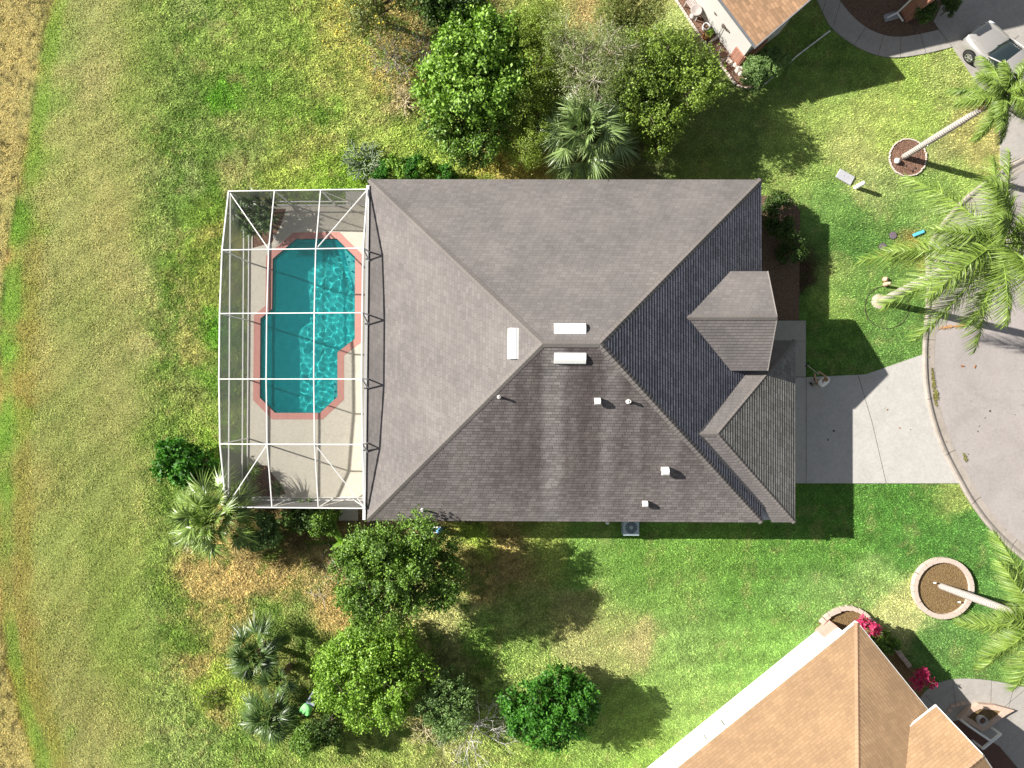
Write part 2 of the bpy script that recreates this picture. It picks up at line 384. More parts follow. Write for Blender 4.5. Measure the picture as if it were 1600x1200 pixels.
# ------------------------------------------------------------------ ground: colours of the turf, laid out where the photo has them
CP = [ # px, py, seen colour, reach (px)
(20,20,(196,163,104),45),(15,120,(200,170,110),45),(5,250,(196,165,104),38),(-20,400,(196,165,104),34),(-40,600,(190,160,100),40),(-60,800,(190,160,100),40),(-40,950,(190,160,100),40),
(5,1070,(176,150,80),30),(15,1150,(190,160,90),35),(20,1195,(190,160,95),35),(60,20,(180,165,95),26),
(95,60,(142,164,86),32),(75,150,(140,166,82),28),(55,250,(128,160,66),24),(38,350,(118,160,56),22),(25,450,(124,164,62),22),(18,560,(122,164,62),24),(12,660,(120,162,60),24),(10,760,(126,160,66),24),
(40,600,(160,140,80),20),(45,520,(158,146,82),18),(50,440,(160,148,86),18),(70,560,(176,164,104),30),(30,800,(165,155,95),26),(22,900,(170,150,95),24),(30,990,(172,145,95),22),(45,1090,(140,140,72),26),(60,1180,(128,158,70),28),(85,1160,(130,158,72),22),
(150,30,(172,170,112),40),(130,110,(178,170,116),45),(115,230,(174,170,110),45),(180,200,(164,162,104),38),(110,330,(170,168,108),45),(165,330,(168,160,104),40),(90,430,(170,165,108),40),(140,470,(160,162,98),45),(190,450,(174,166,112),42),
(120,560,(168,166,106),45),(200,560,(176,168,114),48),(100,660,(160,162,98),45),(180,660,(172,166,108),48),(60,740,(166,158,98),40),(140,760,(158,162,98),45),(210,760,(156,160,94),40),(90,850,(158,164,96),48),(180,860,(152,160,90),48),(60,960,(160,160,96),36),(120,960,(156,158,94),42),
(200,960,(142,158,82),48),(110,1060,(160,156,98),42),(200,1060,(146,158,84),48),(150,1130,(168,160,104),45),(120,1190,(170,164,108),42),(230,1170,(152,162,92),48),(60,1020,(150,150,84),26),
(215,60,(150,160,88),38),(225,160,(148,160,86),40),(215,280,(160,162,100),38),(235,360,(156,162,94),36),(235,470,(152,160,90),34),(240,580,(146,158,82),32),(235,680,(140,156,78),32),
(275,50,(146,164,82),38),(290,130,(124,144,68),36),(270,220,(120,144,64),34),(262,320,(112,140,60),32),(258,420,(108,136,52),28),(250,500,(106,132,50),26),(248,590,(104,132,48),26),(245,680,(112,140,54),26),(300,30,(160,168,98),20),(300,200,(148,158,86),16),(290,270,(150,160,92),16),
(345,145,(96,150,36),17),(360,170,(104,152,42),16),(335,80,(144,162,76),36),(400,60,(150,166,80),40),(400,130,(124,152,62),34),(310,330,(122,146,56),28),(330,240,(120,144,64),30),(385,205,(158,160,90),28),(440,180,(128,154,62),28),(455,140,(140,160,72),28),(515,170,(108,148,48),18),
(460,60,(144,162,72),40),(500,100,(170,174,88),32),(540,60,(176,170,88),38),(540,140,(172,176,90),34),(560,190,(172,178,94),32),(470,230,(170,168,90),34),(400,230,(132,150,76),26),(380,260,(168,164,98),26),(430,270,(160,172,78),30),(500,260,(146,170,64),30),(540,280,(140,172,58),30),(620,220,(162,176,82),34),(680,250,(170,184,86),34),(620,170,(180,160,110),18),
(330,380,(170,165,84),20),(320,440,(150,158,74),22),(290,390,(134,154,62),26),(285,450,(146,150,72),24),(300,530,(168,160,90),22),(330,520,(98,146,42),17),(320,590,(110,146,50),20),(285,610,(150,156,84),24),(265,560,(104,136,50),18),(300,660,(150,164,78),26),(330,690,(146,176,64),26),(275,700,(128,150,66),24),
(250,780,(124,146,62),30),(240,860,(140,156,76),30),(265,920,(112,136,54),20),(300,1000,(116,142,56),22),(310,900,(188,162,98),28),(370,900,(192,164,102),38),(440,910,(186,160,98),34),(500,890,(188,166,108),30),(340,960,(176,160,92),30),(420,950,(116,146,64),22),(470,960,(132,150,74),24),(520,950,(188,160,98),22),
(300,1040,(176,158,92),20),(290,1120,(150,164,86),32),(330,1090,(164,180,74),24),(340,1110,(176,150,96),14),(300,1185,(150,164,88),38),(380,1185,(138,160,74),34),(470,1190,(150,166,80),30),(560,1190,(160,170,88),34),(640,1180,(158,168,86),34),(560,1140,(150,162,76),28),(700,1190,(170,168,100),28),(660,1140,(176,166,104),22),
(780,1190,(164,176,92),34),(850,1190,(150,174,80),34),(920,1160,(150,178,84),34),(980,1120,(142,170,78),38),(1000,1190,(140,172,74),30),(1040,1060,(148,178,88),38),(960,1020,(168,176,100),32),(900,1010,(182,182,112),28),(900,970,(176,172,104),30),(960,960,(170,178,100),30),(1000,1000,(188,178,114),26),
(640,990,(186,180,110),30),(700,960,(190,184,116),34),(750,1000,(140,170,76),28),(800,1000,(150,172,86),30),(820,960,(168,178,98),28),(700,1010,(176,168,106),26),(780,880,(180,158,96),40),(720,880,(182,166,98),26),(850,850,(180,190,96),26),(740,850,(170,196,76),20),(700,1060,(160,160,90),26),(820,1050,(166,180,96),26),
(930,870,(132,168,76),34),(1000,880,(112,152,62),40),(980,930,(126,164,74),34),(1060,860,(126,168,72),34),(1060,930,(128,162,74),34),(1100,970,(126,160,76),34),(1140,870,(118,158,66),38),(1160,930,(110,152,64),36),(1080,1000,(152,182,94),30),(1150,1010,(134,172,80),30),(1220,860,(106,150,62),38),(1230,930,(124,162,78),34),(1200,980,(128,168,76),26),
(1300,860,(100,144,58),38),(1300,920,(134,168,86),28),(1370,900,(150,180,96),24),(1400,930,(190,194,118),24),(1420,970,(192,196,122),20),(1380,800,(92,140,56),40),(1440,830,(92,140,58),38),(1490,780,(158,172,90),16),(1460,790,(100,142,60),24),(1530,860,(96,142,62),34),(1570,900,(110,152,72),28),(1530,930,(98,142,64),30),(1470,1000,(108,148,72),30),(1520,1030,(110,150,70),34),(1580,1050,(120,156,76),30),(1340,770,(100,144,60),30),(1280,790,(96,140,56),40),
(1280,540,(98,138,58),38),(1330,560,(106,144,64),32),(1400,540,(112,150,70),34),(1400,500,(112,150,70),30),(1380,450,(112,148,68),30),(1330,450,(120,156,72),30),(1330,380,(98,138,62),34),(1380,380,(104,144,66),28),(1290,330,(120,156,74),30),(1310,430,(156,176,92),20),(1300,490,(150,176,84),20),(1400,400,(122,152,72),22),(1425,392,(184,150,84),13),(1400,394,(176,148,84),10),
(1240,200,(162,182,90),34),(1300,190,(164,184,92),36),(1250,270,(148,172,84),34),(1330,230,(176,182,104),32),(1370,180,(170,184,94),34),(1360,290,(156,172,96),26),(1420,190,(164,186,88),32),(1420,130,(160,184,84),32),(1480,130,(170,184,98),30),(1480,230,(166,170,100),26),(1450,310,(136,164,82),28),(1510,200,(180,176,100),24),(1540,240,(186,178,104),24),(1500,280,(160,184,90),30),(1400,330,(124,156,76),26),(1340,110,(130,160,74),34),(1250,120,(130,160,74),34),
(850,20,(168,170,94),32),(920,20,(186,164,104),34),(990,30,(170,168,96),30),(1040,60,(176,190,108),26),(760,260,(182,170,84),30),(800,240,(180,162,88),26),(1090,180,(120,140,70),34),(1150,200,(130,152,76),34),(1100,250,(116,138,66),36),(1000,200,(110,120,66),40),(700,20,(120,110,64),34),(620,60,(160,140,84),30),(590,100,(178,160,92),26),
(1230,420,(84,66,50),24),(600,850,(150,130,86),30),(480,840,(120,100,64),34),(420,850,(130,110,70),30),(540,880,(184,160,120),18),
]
def turf(X,Y):
    """seen-in-sun turf colour (linear) at world X,Y"""
    px=X*PPM+800; py=600-Y*PPM
    wx=(vnoise(X,Y,1.1,11)-.5)*34+(vnoise(X,Y,.35,12)-.5)*16+(vnoise(X,Y,.14,16)-.5)*9; wy=(vnoise(X,Y,1.1,13)-.5)*34+(vnoise(X,Y,.35,14)-.5)*16+(vnoise(X,Y,.14,17)-.5)*9
    px2=px+wx*.8; py2=py+wy*.8
    num=np.zeros(X.shape+(3,)); den=np.full(X.shape,1e-9)
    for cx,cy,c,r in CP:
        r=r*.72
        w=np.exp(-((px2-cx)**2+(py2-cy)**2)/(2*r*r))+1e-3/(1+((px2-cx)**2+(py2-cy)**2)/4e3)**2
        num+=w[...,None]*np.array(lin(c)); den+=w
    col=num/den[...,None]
    # fine clumps: dark green tufts and dry blades, stronger in the rough
    rough=np.clip((px-190)/60,0,1)*np.clip((900-px)/120,0,1)
    front=np.clip((px-860)/80,0,1)
    a=vnoise(X,Y,.28,21)*.5+vnoise(X,Y,.09,22)*.5
    amp=.11+.57*rough+.23*front
    col=col*(1+(a-.5)[...,None]*2*amp[...,None])
    p=np.clip((vnoise(X,Y,.8,23)*.6+vnoise(X,Y,.25,24)*.4-.56)*4,0,1)*(.15+.5*rough)
    col=col*(1-p[...,None])+p[...,None]*np.array(lin((96,128,44)))
    q=np.clip((vnoise(X,Y,.7,25)*.6+vnoise(X,Y,.2,26)*.4-.62)*5,0,1)*(.10+.20*rough+.10*front)
    col=col*(1-q[...,None])+q[...,None]*np.array(lin((192,170,112)))
    # mower passes on the front lawn: faint curved stripes
    d=np.sqrt((px-1180)**2+((py-1500)*1.15)**2)+(vnoise(X,Y,2.5,27)-.5)*16
    st=np.sin(d/6.3)+.6*np.sin(d/13.1+1)*np.clip((px-900)/80,0,1)*np.clip((py-835)/20,0,1)
    col=col*(1+.075*st[...,None])
    # the mowed edge of the fairway: dark thatch line with tufts
    ye=np.array([-60,0,60,100,180,240,300,360,420,480,540,620,700,900,960,1000,1050,1100,1150,1200,1260]); xe=np.array([94,80,66,60,47,38,28,17,9,4,0,-4,-6,-4,0,3,13,25,40,56,80])
    ex=np.interp(py,ye,xe)+(vnoise(X,Y,.5,28)-.5)*5
    bw=lambda lo,hi,sft: np.clip((px-ex-lo)/sft,0,1)*np.clip((ex+hi-px)/sft,0,1)
    n1_=np.clip(vnoise(X,Y,1.4,33)*1.3,0,1)
    gs=bw(-1,30,9)*(.15+.6*n1_); col=col*(1-gs[...,None])+gs[...,None]*np.array(lin((132,160,68)))*(.8+.4*a[...,None])
    bs=bw(20,62,14)*(.35+.4*vnoise(X,Y,1.1,34))*np.clip((py-280)/120,0,1); col=col*(1-bs[...,None])+bs[...,None]*np.array(lin((158,146,78)))*(.8+.4*a[...,None])
    to=np.clip((ex-px)/5,0,1)*.8; col=col*(1-to[...,None])+to[...,None]*np.array(lin((186,170,114)))*(.72+.56*a[...,None])
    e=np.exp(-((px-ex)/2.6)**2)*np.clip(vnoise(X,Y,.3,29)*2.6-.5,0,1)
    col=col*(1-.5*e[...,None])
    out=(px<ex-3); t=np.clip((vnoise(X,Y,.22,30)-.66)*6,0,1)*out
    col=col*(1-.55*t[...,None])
    dry=np.clip((col[...,0]-col[...,1])*7,0,1)*(1-front)          # straw, less orange
    col=col*(1-dry[...,None]*np.array([.06,-.01,-.06]))*(1-((1-front)*(1-dry))[...,None]*np.array([.10,.015,.0]))
    col=col*(1-front[...,None]*np.array([.035,.03,-.10]))
    left=(1-np.clip((px-200)/80,0,1)); band=(vnoise(X*1.0,Y*.09,.85,41)-.5)*.22+(vnoise(X,Y*.12,.3,42)-.5)*.10
    col=col*(1+left[...,None]*band[...,None]*np.array([1.1,.8,1.2]))*(1-left[...,None]*np.array([-.03,-.02,.16]))
    return np.clip(col*np.array([1.01,1.0,1.10]),0.004,1)
XA,XB,YA,YB=-27.5,27.5,-21,21
def axis(a,b,step,far): 
    return np.concatenate([[-far,-300.,-120.],np.arange(-62,a-.8,1.5),np.arange(a,b+step/2,step),np.arange(b+1.5,62,1.5),[120.,300.,far]])
gx=axis(XA,XB,.16,900.); gy=axis(YA,YB,.16,900.)
GX,GY=np.meshgrid(gx,gy,indexing='ij'); nx,ny=len(gx),len(gy)
gz=(vnoise(GX,GY,1.5,31)-.5)*.03*((np.abs(GX)<30)&(np.abs(GY)<25))
V=np.stack([GX,GY,gz-.012],-1).reshape(-1,3)
ii,jj=np.meshgrid(np.arange(nx-1),np.arange(ny-1),indexing='ij')
cx=(gx[:-1]+gx[1:])/2; cy=(gy[:-1]+gy[1:])/2; CX,CY=np.meshgrid(cx,cy,indexing='ij')
d0=offset_poly(deck_out,-.4)
hole=inpoly(CX,CY,d0)
keep=~hole
a=(ii*ny+jj)[keep]; Fq=np.stack([a,a+ny,a+ny+1,a+1],1)
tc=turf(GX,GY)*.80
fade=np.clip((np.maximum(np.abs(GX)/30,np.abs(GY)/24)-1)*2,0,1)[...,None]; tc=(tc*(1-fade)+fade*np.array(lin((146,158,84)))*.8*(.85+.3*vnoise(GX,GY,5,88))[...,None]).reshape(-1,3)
def turfmat(name,blade):
    m,nt,b=newmat(name)
    at=N(nt,"ShaderNodeVertexColor"); at.layer_name="tint"
    col=at.outputs[0]
    if blade:
        g=N(nt,"ShaderNodeNewGeometry"); r=ramp(nt,[(0,(.55,.6,.5)),(.35,(.95,.98,.9)),(.8,(1.3,1.26,1.2)),(1,(1.9,1.75,1.7))],g.outputs["Random Per Island"])
        col=mixc(nt,col,r.outputs[0],1.0,'MULTIPLY')
    else:
        f=noise(nt,16,4,.75); r=ramp(nt,[(.34,(.38,.42,.36)),(.5,(.9,.92,.88)),(.66,(1.4,1.36,1.28))],f)
        col=mixc(nt,col,r.outputs[0],1.0,'MULTIPLY')
        bump(nt,b,noise(nt,22,4,.7),.9,.05)
    nt.links.new(col,b.inputs["Base Color"]); b.inputs["Roughness"].default_value=.85; b.inputs["Specular IOR Level"].default_value=.12
    if blade:
        tr=N(nt,"ShaderNodeBsdfTranslucent"); nt.links.new(col,tr.inputs["Color"]); mx=N(nt,"ShaderNodeMixShader"); mx.inputs[0].default_value=.12
        nt.links.new(b.outputs[0],mx.inputs[1]); nt.links.new(tr.outputs[0],mx.inputs[2]); nt.links.new(mx.outputs[0],nt.nodes["Material Output"].inputs["Surface"])
    return m
M_ground=turfmat("soil_and_turf",False); M_blade=turfmat("grass_blades",True)
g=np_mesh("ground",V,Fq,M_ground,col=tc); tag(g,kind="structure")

# grass blades
NB=760000
bx=rng.uniform(-26.6,26.6,NB); by=rng.uniform(-20,20,NB)
bad=np.zeros(NB,bool)
circ=lambda c,r: [(c[0]+r*math.cos(t),c[1]+r*math.sin(t)) for t in np.linspace(0,2*math.pi,24,endpoint=False)]
NE_HOUSE=GP([(1157,103),(1089,0),(1050,-60),(1400,-60),(1262,0)])
SE_HOUSE=GP([(1299,970),(1277,978),(990,1215),(1500,1215),(1430,1110)])
front_bed=GP([(1165,306),(1232,306),(1250,330),(1248,500),(1165,500)])
for pg in (road_poly,kerb+[(120,kerb[-1][1]),(120,kerb[0][1])],drive_poly,walk_poly,nbr_walk,nbr_drive,nbr_bed,se_walk,deck_out,house_fp,nbr_sw_bed,se_bed,circ(WELL[0],1.0),circ(WELL[1],1.55),NE_HOUSE,SE_HOUSE,front_bed,GP([(528,776),(560,776),(560,815),(528,815)])):
    bad|=inpoly(bx,by,pg)
bx=bx[~bad]; by=by[~bad]; n=len(bx)
ppx=bx*PPM+800
front=np.clip((ppx-860)/100,0,1); rough=np.clip((ppx-200)/60,0,1)*(1-front)
tc=turf(bx,by)*1.03
L=rng.uniform(.05,.10,n)*(1+.5*rough+.15*front); wd=rng.uniform(.012,.024,n)*(1+.3*rough)
az=rng.uniform(0,2*math.pi,n); el=rng.uniform(.15,1.0,n)
d=np.stack([np.cos(az)*np.cos(el),np.sin(az)*np.cos(el),np.sin(el)],1); sd=np.stack([-np.sin(az),np.cos(az),np.zeros(n)],1)
base=np.stack([bx,by,np.full(n,-.005)],1)
v0=base-sd*wd[:,None]; v1=base+sd*wd[:,None]; v2=base+d*L[:,None]
V=np.stack([v0,v1,v2],1).reshape(-1,3); Fq=np.arange(n*3).reshape(-1,3)
gr=np_mesh("grass",V,Fq,M_blade,col=np.repeat(tc,3,0)); tag(gr,"short mown grass blades covering the lawns and the fairway","grass",kind="stuff")

# ------------------------------------------------------------------ paving
def concrete(name,base,stain=.25,scale=1.2,marks=(.10,.9,0)):
    m,nt,b=newmat(name)
    n1=noise(nt,scale,6,.65,dist=.4); n2=noise(nt,60,3,.8); n3=noise(nt,7,4,.7)
    r=ramp(nt,[(.25,tuple(c*(1-stain) for c in base)),(.5,base),(.75,tuple(min(.95,c*(1+stain*.35)) for c in base))],n1)
    sp=ramp(nt,[(.3,(.86,.86,.86)),(.65,(1.08,1.08,1.08))],n2)
    c=mixc(nt,r.outputs[0],sp.outputs[0],1.0,'MULTIPLY')
    s3=ramp(nt,[(.25,(.88,.87,.86)),(.6,(1.04,1.04,1.04))],n3); c=mixc(nt,c,s3.outputs[0],1.0,'MULTIPLY')
    c=stained(nt,c,*marks)
    nt.links.new(c,b.inputs["Base Color"]); b.inputs["Roughness"].default_value=.88; b.inputs["Specular IOR Level"].default_value=.2
    bump(nt,b,n2,.25,.004); return m
M_drive=concrete("driveway_concrete",C(241,237,231,.5),.09,1.2,(.14,.8,0))
M_road=concrete("road_paving",C(218,209,205,.5),.16,.5,(.26,.35,.10))
M_kerb=concrete("kerb_concrete",C(226,214,202,.5),.25,1.5,(.4,.8,0))
M_walk=concrete("path_concrete",C(222,216,208,.5),.14)
M_joint=simple("joint_dirt",(.06,.055,.045),.95)
o=MB().prism(road_poly,-.35,.004).build("road",M_road); tag(o,kind="structure")
# rolled kerb and gutter, swept along the line
prof=[(.0,-.2),(.0,.11),(.07,.135),(.16,.12),(.30,.03),(.62,.012),(.62,-.2)]
mb=MB(); n=len(kerb)
rows=[offs_line(kerb,d) for d,_ in prof]
for i in range(len(prof)-1):
    for k in range(n-1):
        z0,z1=prof[i][1],prof[i+1][1]
        mb.add([(*rows[i][k],z0),(*rows[i][k+1],z0),(*rows[i+1][k+1],z1),(*rows[i+1][k],z1)],[(3,2,1,0)])
o=mb.build("kerb",M_kerb); tag(o,kind="structure")
mb=MB()
for k in range(8,n-1,11):
    a=rows[0][k]; b=rows[5][k]
    t=(Vector(rows[0][k+1])-Vector(a)).normalized()*.012
    pts=[(Vector(rows[i][k]),prof[i][1]+.005) for i in (1,2,3,4,5)]
    for (p,z0),(q,z1) in zip(pts[:-1],pts[1:]):
        mb.add([(*(p-t),z0),(*(p+t),z0),(*(q+t),z1),(*(q-t),z1)],[(0,1,2,3)])
o=mb.build("kerb_joints",M_joint); tag(o,kind="structure")
o=MB().prism(drive_poly,-.1,.045).build("driveway",M_drive); tag(o,kind="structure")
o=MB().prism(walk_poly,-.1,.05).build("path",M_walk); tag(o,kind="structure")
mb=MB()
def joint(a,b,z=.0485,w=.022):
    a=Vector(G2(*a)); b=Vector(G2(*b)); t=(b-a).normalized(); s=Vector((-t.y,t.x))*w/2
    mb.add([(*(a-s),z),(*(b-s),z),(*(b+s),z),(*(a+s),z)],[(0,1,2,3)])
joint((1259,589),(1259,755)); joint((1340,586),(1362,660)); joint((1362,660),(1384,755)); joint((1210,589),(1259,589),.054); joint((1226,533),(1258,533),.054,.012)
o=mb.build("paving_joints",M_joint); tag(o,kind="structure")
o=MB().prism(nbr_drive,-.1,.042).build("neighbour_driveway",M_walk); tag(o,kind="structure")
o=MB().prism(nbr_walk,-.1,.05).build("neighbour_path",M_walk); tag(o,kind="structure")
o=MB().prism(se_walk,-.1,.045).build("neighbour_path",M_walk); tag(o,kind="structure")
mb=MB()
for a,b in (((1300,46),(1313,2)),((1334,71),(1352,44)),((1371,87),(1380,56)),((1406,90),(1407,58)),((1446,84),(1437,54)),((1487,74),(1466,47)),((1284,20),(1297,-20))): joint(a,b,.0535,.018)
for a,b in (((1445,1085),(1470,1112)),((1488,1062),(1492,1100)),((1548,1063),(1547,1102)),((1563,1108),(1603,1075)),((1585,1066),(1575,1105))): joint(a,b,.0485,.018)
o=mb.build("path_joints",M_joint); tag(o,kind="structure")

def mulch(name,c1,c2):
    m,nt,b=newmat(name); v=N(nt,"ShaderNodeTexVoronoi"); v.inputs["Scale"].default_value=26
    g=N(nt,"ShaderNodeNewGeometry"); nt.links.new(g.outputs["Position"],v.inputs["Vector"])
    n1=noise(nt,14,5,.8); f=mathn(nt,'ADD',mathn(nt,'MULTIPLY',n1,.7),mathn(nt,'MULTIPLY',v.outputs["Distance"],.6))
    r=ramp(nt,[(.3,tuple(c*.35 for c in c1)),(.5,c1),(.75,c2)],f); nt.links.new(r.outputs[0],b.inputs["Base Color"]); b.inputs["Roughness"].default_value=.95
    bump(nt,b,f,1,.05); return m
M_mulch=mulch("red_bark_mulch",C(118,84,68),C(196,152,126)); M_mulch2=mulch("brown_mulch",C(140,108,68),C(192,160,108)); M_dark=mulch("dark_mulch",C(110,84,66),C(170,140,116))
def bed(poly,mat,z=.03):
    o=MB().prism(poly,-.05,z).build("mulch_bed",mat); tag(o,kind="structure"); return o
bed(nbr_bed,M_dark); bed(nbr_sw_bed,M_mulch); bed(se_bed,M_mulch2); bed(front_bed,M_dark,.025)
bed(GP([(470,793),(528,793),(530,815),(560,820),(610,830),(690,820),(690,790),(570,793)]),M_dark,.012)
# clutter-free paving slab by the cage's south door and the white slab at its north door
o=MB().prism(GP([(528,778),(559,778),(560,813),(530,813)]),0,.07).build("path",M_walk); tag(o,kind="structure")
o=MB().prism(GP([(541,300),(580,300),(580,322),(541,322)]),0,.12).build("path",simple("white_slab",(.50,.48,.45),.8)); tag(o,kind="structure")
# scattered grass caught in the gutter

# weeds and silt in the gutter
rw=np.random.default_rng(8); cs_=[]
for (x0,y0,x1,y1,n_) in ((1455,575,1461,634,420),(1462,612,1464,624,90),(1504,708,1509,722,90),(1447,500,1449,560,60)):
    t=rw.uniform(0,1,n_); w_=np.sin(np.pi*t)**.7*2.6; cs_.append(np.stack([x0+(x1-x0)*t+rw.normal(0,1,n_)*w_*.5,y0+(y1-y0)*t],1))
cs_=np.concatenate(cs_); X_=(cs_[:,0]-800)/PPM; Y_=(600-cs_[:,1])/PPM; n=len(X_); az=rw.uniform(0,6.28,n); L_=rw.uniform(.04,.11,n)
b0=np.stack([X_,Y_,np.full(n,.05)],1); sd=np.stack([-np.sin(az),np.cos(az),np.zeros(n)],1)*.02; dd=np.stack([np.cos(az)*.8,np.sin(az)*.8,np.full(n,.5)],1)*L_[:,None]
wd_=np_mesh("gutter_weeds",np.stack([b0-sd,b0+sd,b0+dd],1).reshape(-1,3),np.arange(3*n).reshape(-1,3),simple("olive_weeds",(.20,.19,.05),.9,.3,9)); tag(wd_,"olive weeds and silt gathered in the kerb gutter beside the driveway","weeds",kind="stuff")

# small dark stains and dead leaves on the paving
M_spot=simple("oil_spot",(.10,.09,.085),.8,.2); M_dl=simple("dead_leaf",(.30,.13,.05),.8,.3)
for i,(x,y,r) in enumerate(((1293,687,2.0),(1302,673,2.4),(1547,642,2.2),(1539,653,1.3),(1530,666,1.2),(1528,674,1.6),(1422,671,1.0),(1513,710,1.3),(1586,648,1.2))):
    c_=Vector(G2(x,y)); z_=.0485 if x<1440 else .0075
    o=MB().prism([tuple(c_+Vector((math.cos(a)*r*random.uniform(.6,1.2),math.sin(a)*r*random.uniform(.6,1.2)))/PPM) for a in np.linspace(0,6.28,9)[:-1]],z_-.002,z_).build("stain",M_spot); tag(o,kind="structure")
for i,(x,y) in enumerate(((1503,572),(1523,573),(1478,690),(1385,640),(1404,668))):
    l_=thing("dead_leaf",("curled brown leaf on the street below the palm fronds","small brown leaf right of the curled one on the street","brown leaf in the kerb gutter","tiny leaf on the bright driveway","second tiny leaf lower on the bright driveway")[i],"leaf",(*G2(x,y),.05 if x<1440 else .01),rz=i*1.3,group="dead leaves on the paving")
    k_=1.0 if i<2 else .5
    MB().add([(-.11*k_,0,.03),(0,-.06*k_,.01),(.12*k_,0,.045),(0,.06*k_,.02)],[(0,1,2),(0,2,3)]).build("blade",M_dl,l_)
# ------------------------------------------------------------------ main house
M_roof=shingle("grey_shingles",(.176,.161,.156),var=.10)
xr=((735-800)*.0275,(1195-800)*.0295)
M_roofS=shingle("stained_shingles",(.196,.180,.174),var=.2,joint_shade=.45,stain=[(0,.55),(.10,.75),(.17,1.0),(.222,1.15),(.243,.10),(.285,.02),(.312,.95),(.37,1.2),(.41,.95),(.43,.25),(.452,.3),(.49,1.0),(.54,.55),(.57,.9),(.63,.75),(.67,.4),(.70,.8),(.80,.5),(1,.3)],xr=xr)
M_roofE=shingle("east_shingles_shaded",(.122,.124,.148),var=.22,joint_shade=.35)  # darker, bluer copy of the grey shingles: the east slope's shade is coloured in
M_roofG=shingle("garage_shingles",(.225,.218,.200),var=.22,joint_shade=.35)
M_stucco=simple("cream_stucco",(.62,.57,.48),.9,.06,3,bumps=.2)
M_white=simple("white_paint",(.80,.79,.77),.45,.03,4)
M_trimdk=simple("brown_fascia",(.30,.27,.25),.6,.05)
M_glass=simple("window_glass",(.03,.04,.05),.08,.05,1,spec=.8)
M_metal=simple("galvanised",(.55,.56,.57),.4,.1,8,metal=.6)
house=thing("house","large single storey house with hipped grey brown shingle roof beside the screened pool","house",(2.4,1.5,0))
def hparent(o):  # geometry is written in world metres, so undo the root's location
    o.matrix_parent_inverse=Matrix.Translation(-house.location); return o
def HB(mb,name,mat,par=None,**k):
    o=mb.build(name,mat,par if par is not None else house,**k)
    if par is None: o.matrix_parent_inverse=Matrix.Translation(-house.location)
    return o
eh=2.95; rh=7.1
NWc,NEc,SEc,SWc=P(577.5,280.5,eh),P(1189,281,eh),P(1190.5,816,eh),P(572,813,eh)
RW,RE=P(848,537,rh),P(937,537.5,rh)
mb=MB()
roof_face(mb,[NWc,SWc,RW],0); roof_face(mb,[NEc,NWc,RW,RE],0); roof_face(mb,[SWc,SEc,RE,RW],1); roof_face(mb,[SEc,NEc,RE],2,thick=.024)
# garage wing
gh=2.65; GN,GS=P(1242,532,gh),P(1242,816,gh); GA=Vector((9.04,-2.2,4.7)); GR=Vector((8.2,-2.2,4.7))
roof_face(mb,[GS,GN,GA],3,thick=.024)
roof_face(mb,[Vector((13.27,2.04,gh)),Vector((11.66,2.04,gh)),Vector((11.5,1.42,2.95)),GR,GA],0)
roof_face(mb,[Vector((12.18,-6.48,gh)),Vector((13.27,-6.48,gh)),GA,GR,Vector((11.74,-5.75,3.0))],0)
# entry gable
e0,e1=3.85,5.0
roof_face(mb,[Vector((11.6,5.09,e0)),Vector((9.8,5.09,e0)),Vector((7.6,2.9,e1)),Vector((11.55,2.9,e1))],0)
roof_face(mb,[Vector((9.8,.61,e0)),Vector((11.6,.61,e0)),Vector((11.55,2.9,e1)),Vector((7.6,2.9,e1))],0)
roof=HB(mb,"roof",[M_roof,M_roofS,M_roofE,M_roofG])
M_cap=shingle("cap_shingles",(.185,.168,.158),course=.2,tab=.5)
for a,b,w_ in ((NWc,RW,.3),(SWc,RW,.3),(NEc,RE,.3),(SEc,RE,.3),(RW,RE,.3),(GN,GA,.26),(GS,GA,.26),(GR,GA,.26),((7.6,2.9,e1),(11.55,2.9,e1),.26)):
    mb=MB(); ridge(mb,a,b,w_); mb.build("ridge_cap",M_cap,roof)
# valleys
M_val=simple('valley_metal',(.06,.06,.065),.7)
for a,b in (((9.8,5.09,e0),(7.6,2.9,e1)),((9.8,.61,e0),(7.6,2.9,e1)),((11.5,1.42,2.96),(8.2,-2.2,4.72)),((11.74,-5.75,3.0),(8.2,-2.2,4.72))):
    mb=MB(); mb.beam(Vector(a),Vector(b),.10,.05); mb.build("valley_flashing",M_val,roof)
def fascia(mb,pts,z,h=.16,w=.03):
    for a,b in pts: mb.beam((*a,z-h/2),(*b,z-h/2),w,h)
mb=MB()
q=[NWc.xy,NEc.xy,SEc.xy,SWc.xy]
fascia(mb,[(tuple(q[i]),tuple(q[(i+1)%4])) for i in range(4)],2.945)
fascia(mb,[((13.255,2.02),(13.255,-6.46)),((13.24,2.02),(11.7,2.02)),((13.24,-6.46),(12.2,-6.46))],2.645)
fascia(mb,[((9.8,5.07),(11.58,5.07)),((9.8,.63),(11.58,.63))],3.845)
mb.beam((11.56,5.07,3.80),(11.56,2.9,4.93),.04,.16); mb.beam((11.56,.63,3.80),(11.56,2.9,4.93),.04,.16)
HB(mb,"fascia",M_trimdk)
mb=MB(); mb.box((2.43,1.53,2.76),(18.1,15.7,.03)); mb.box((12.2,-2.2,2.50),(2.1,8.4,.03)); HB(mb,"soffit",M_white)
mb=MB(); mb.box((2.42,1.52,1.375),(17.46,15.05,2.75)); mb.box((12.0,-2.2,1.24),(1.7,7.8,2.48))
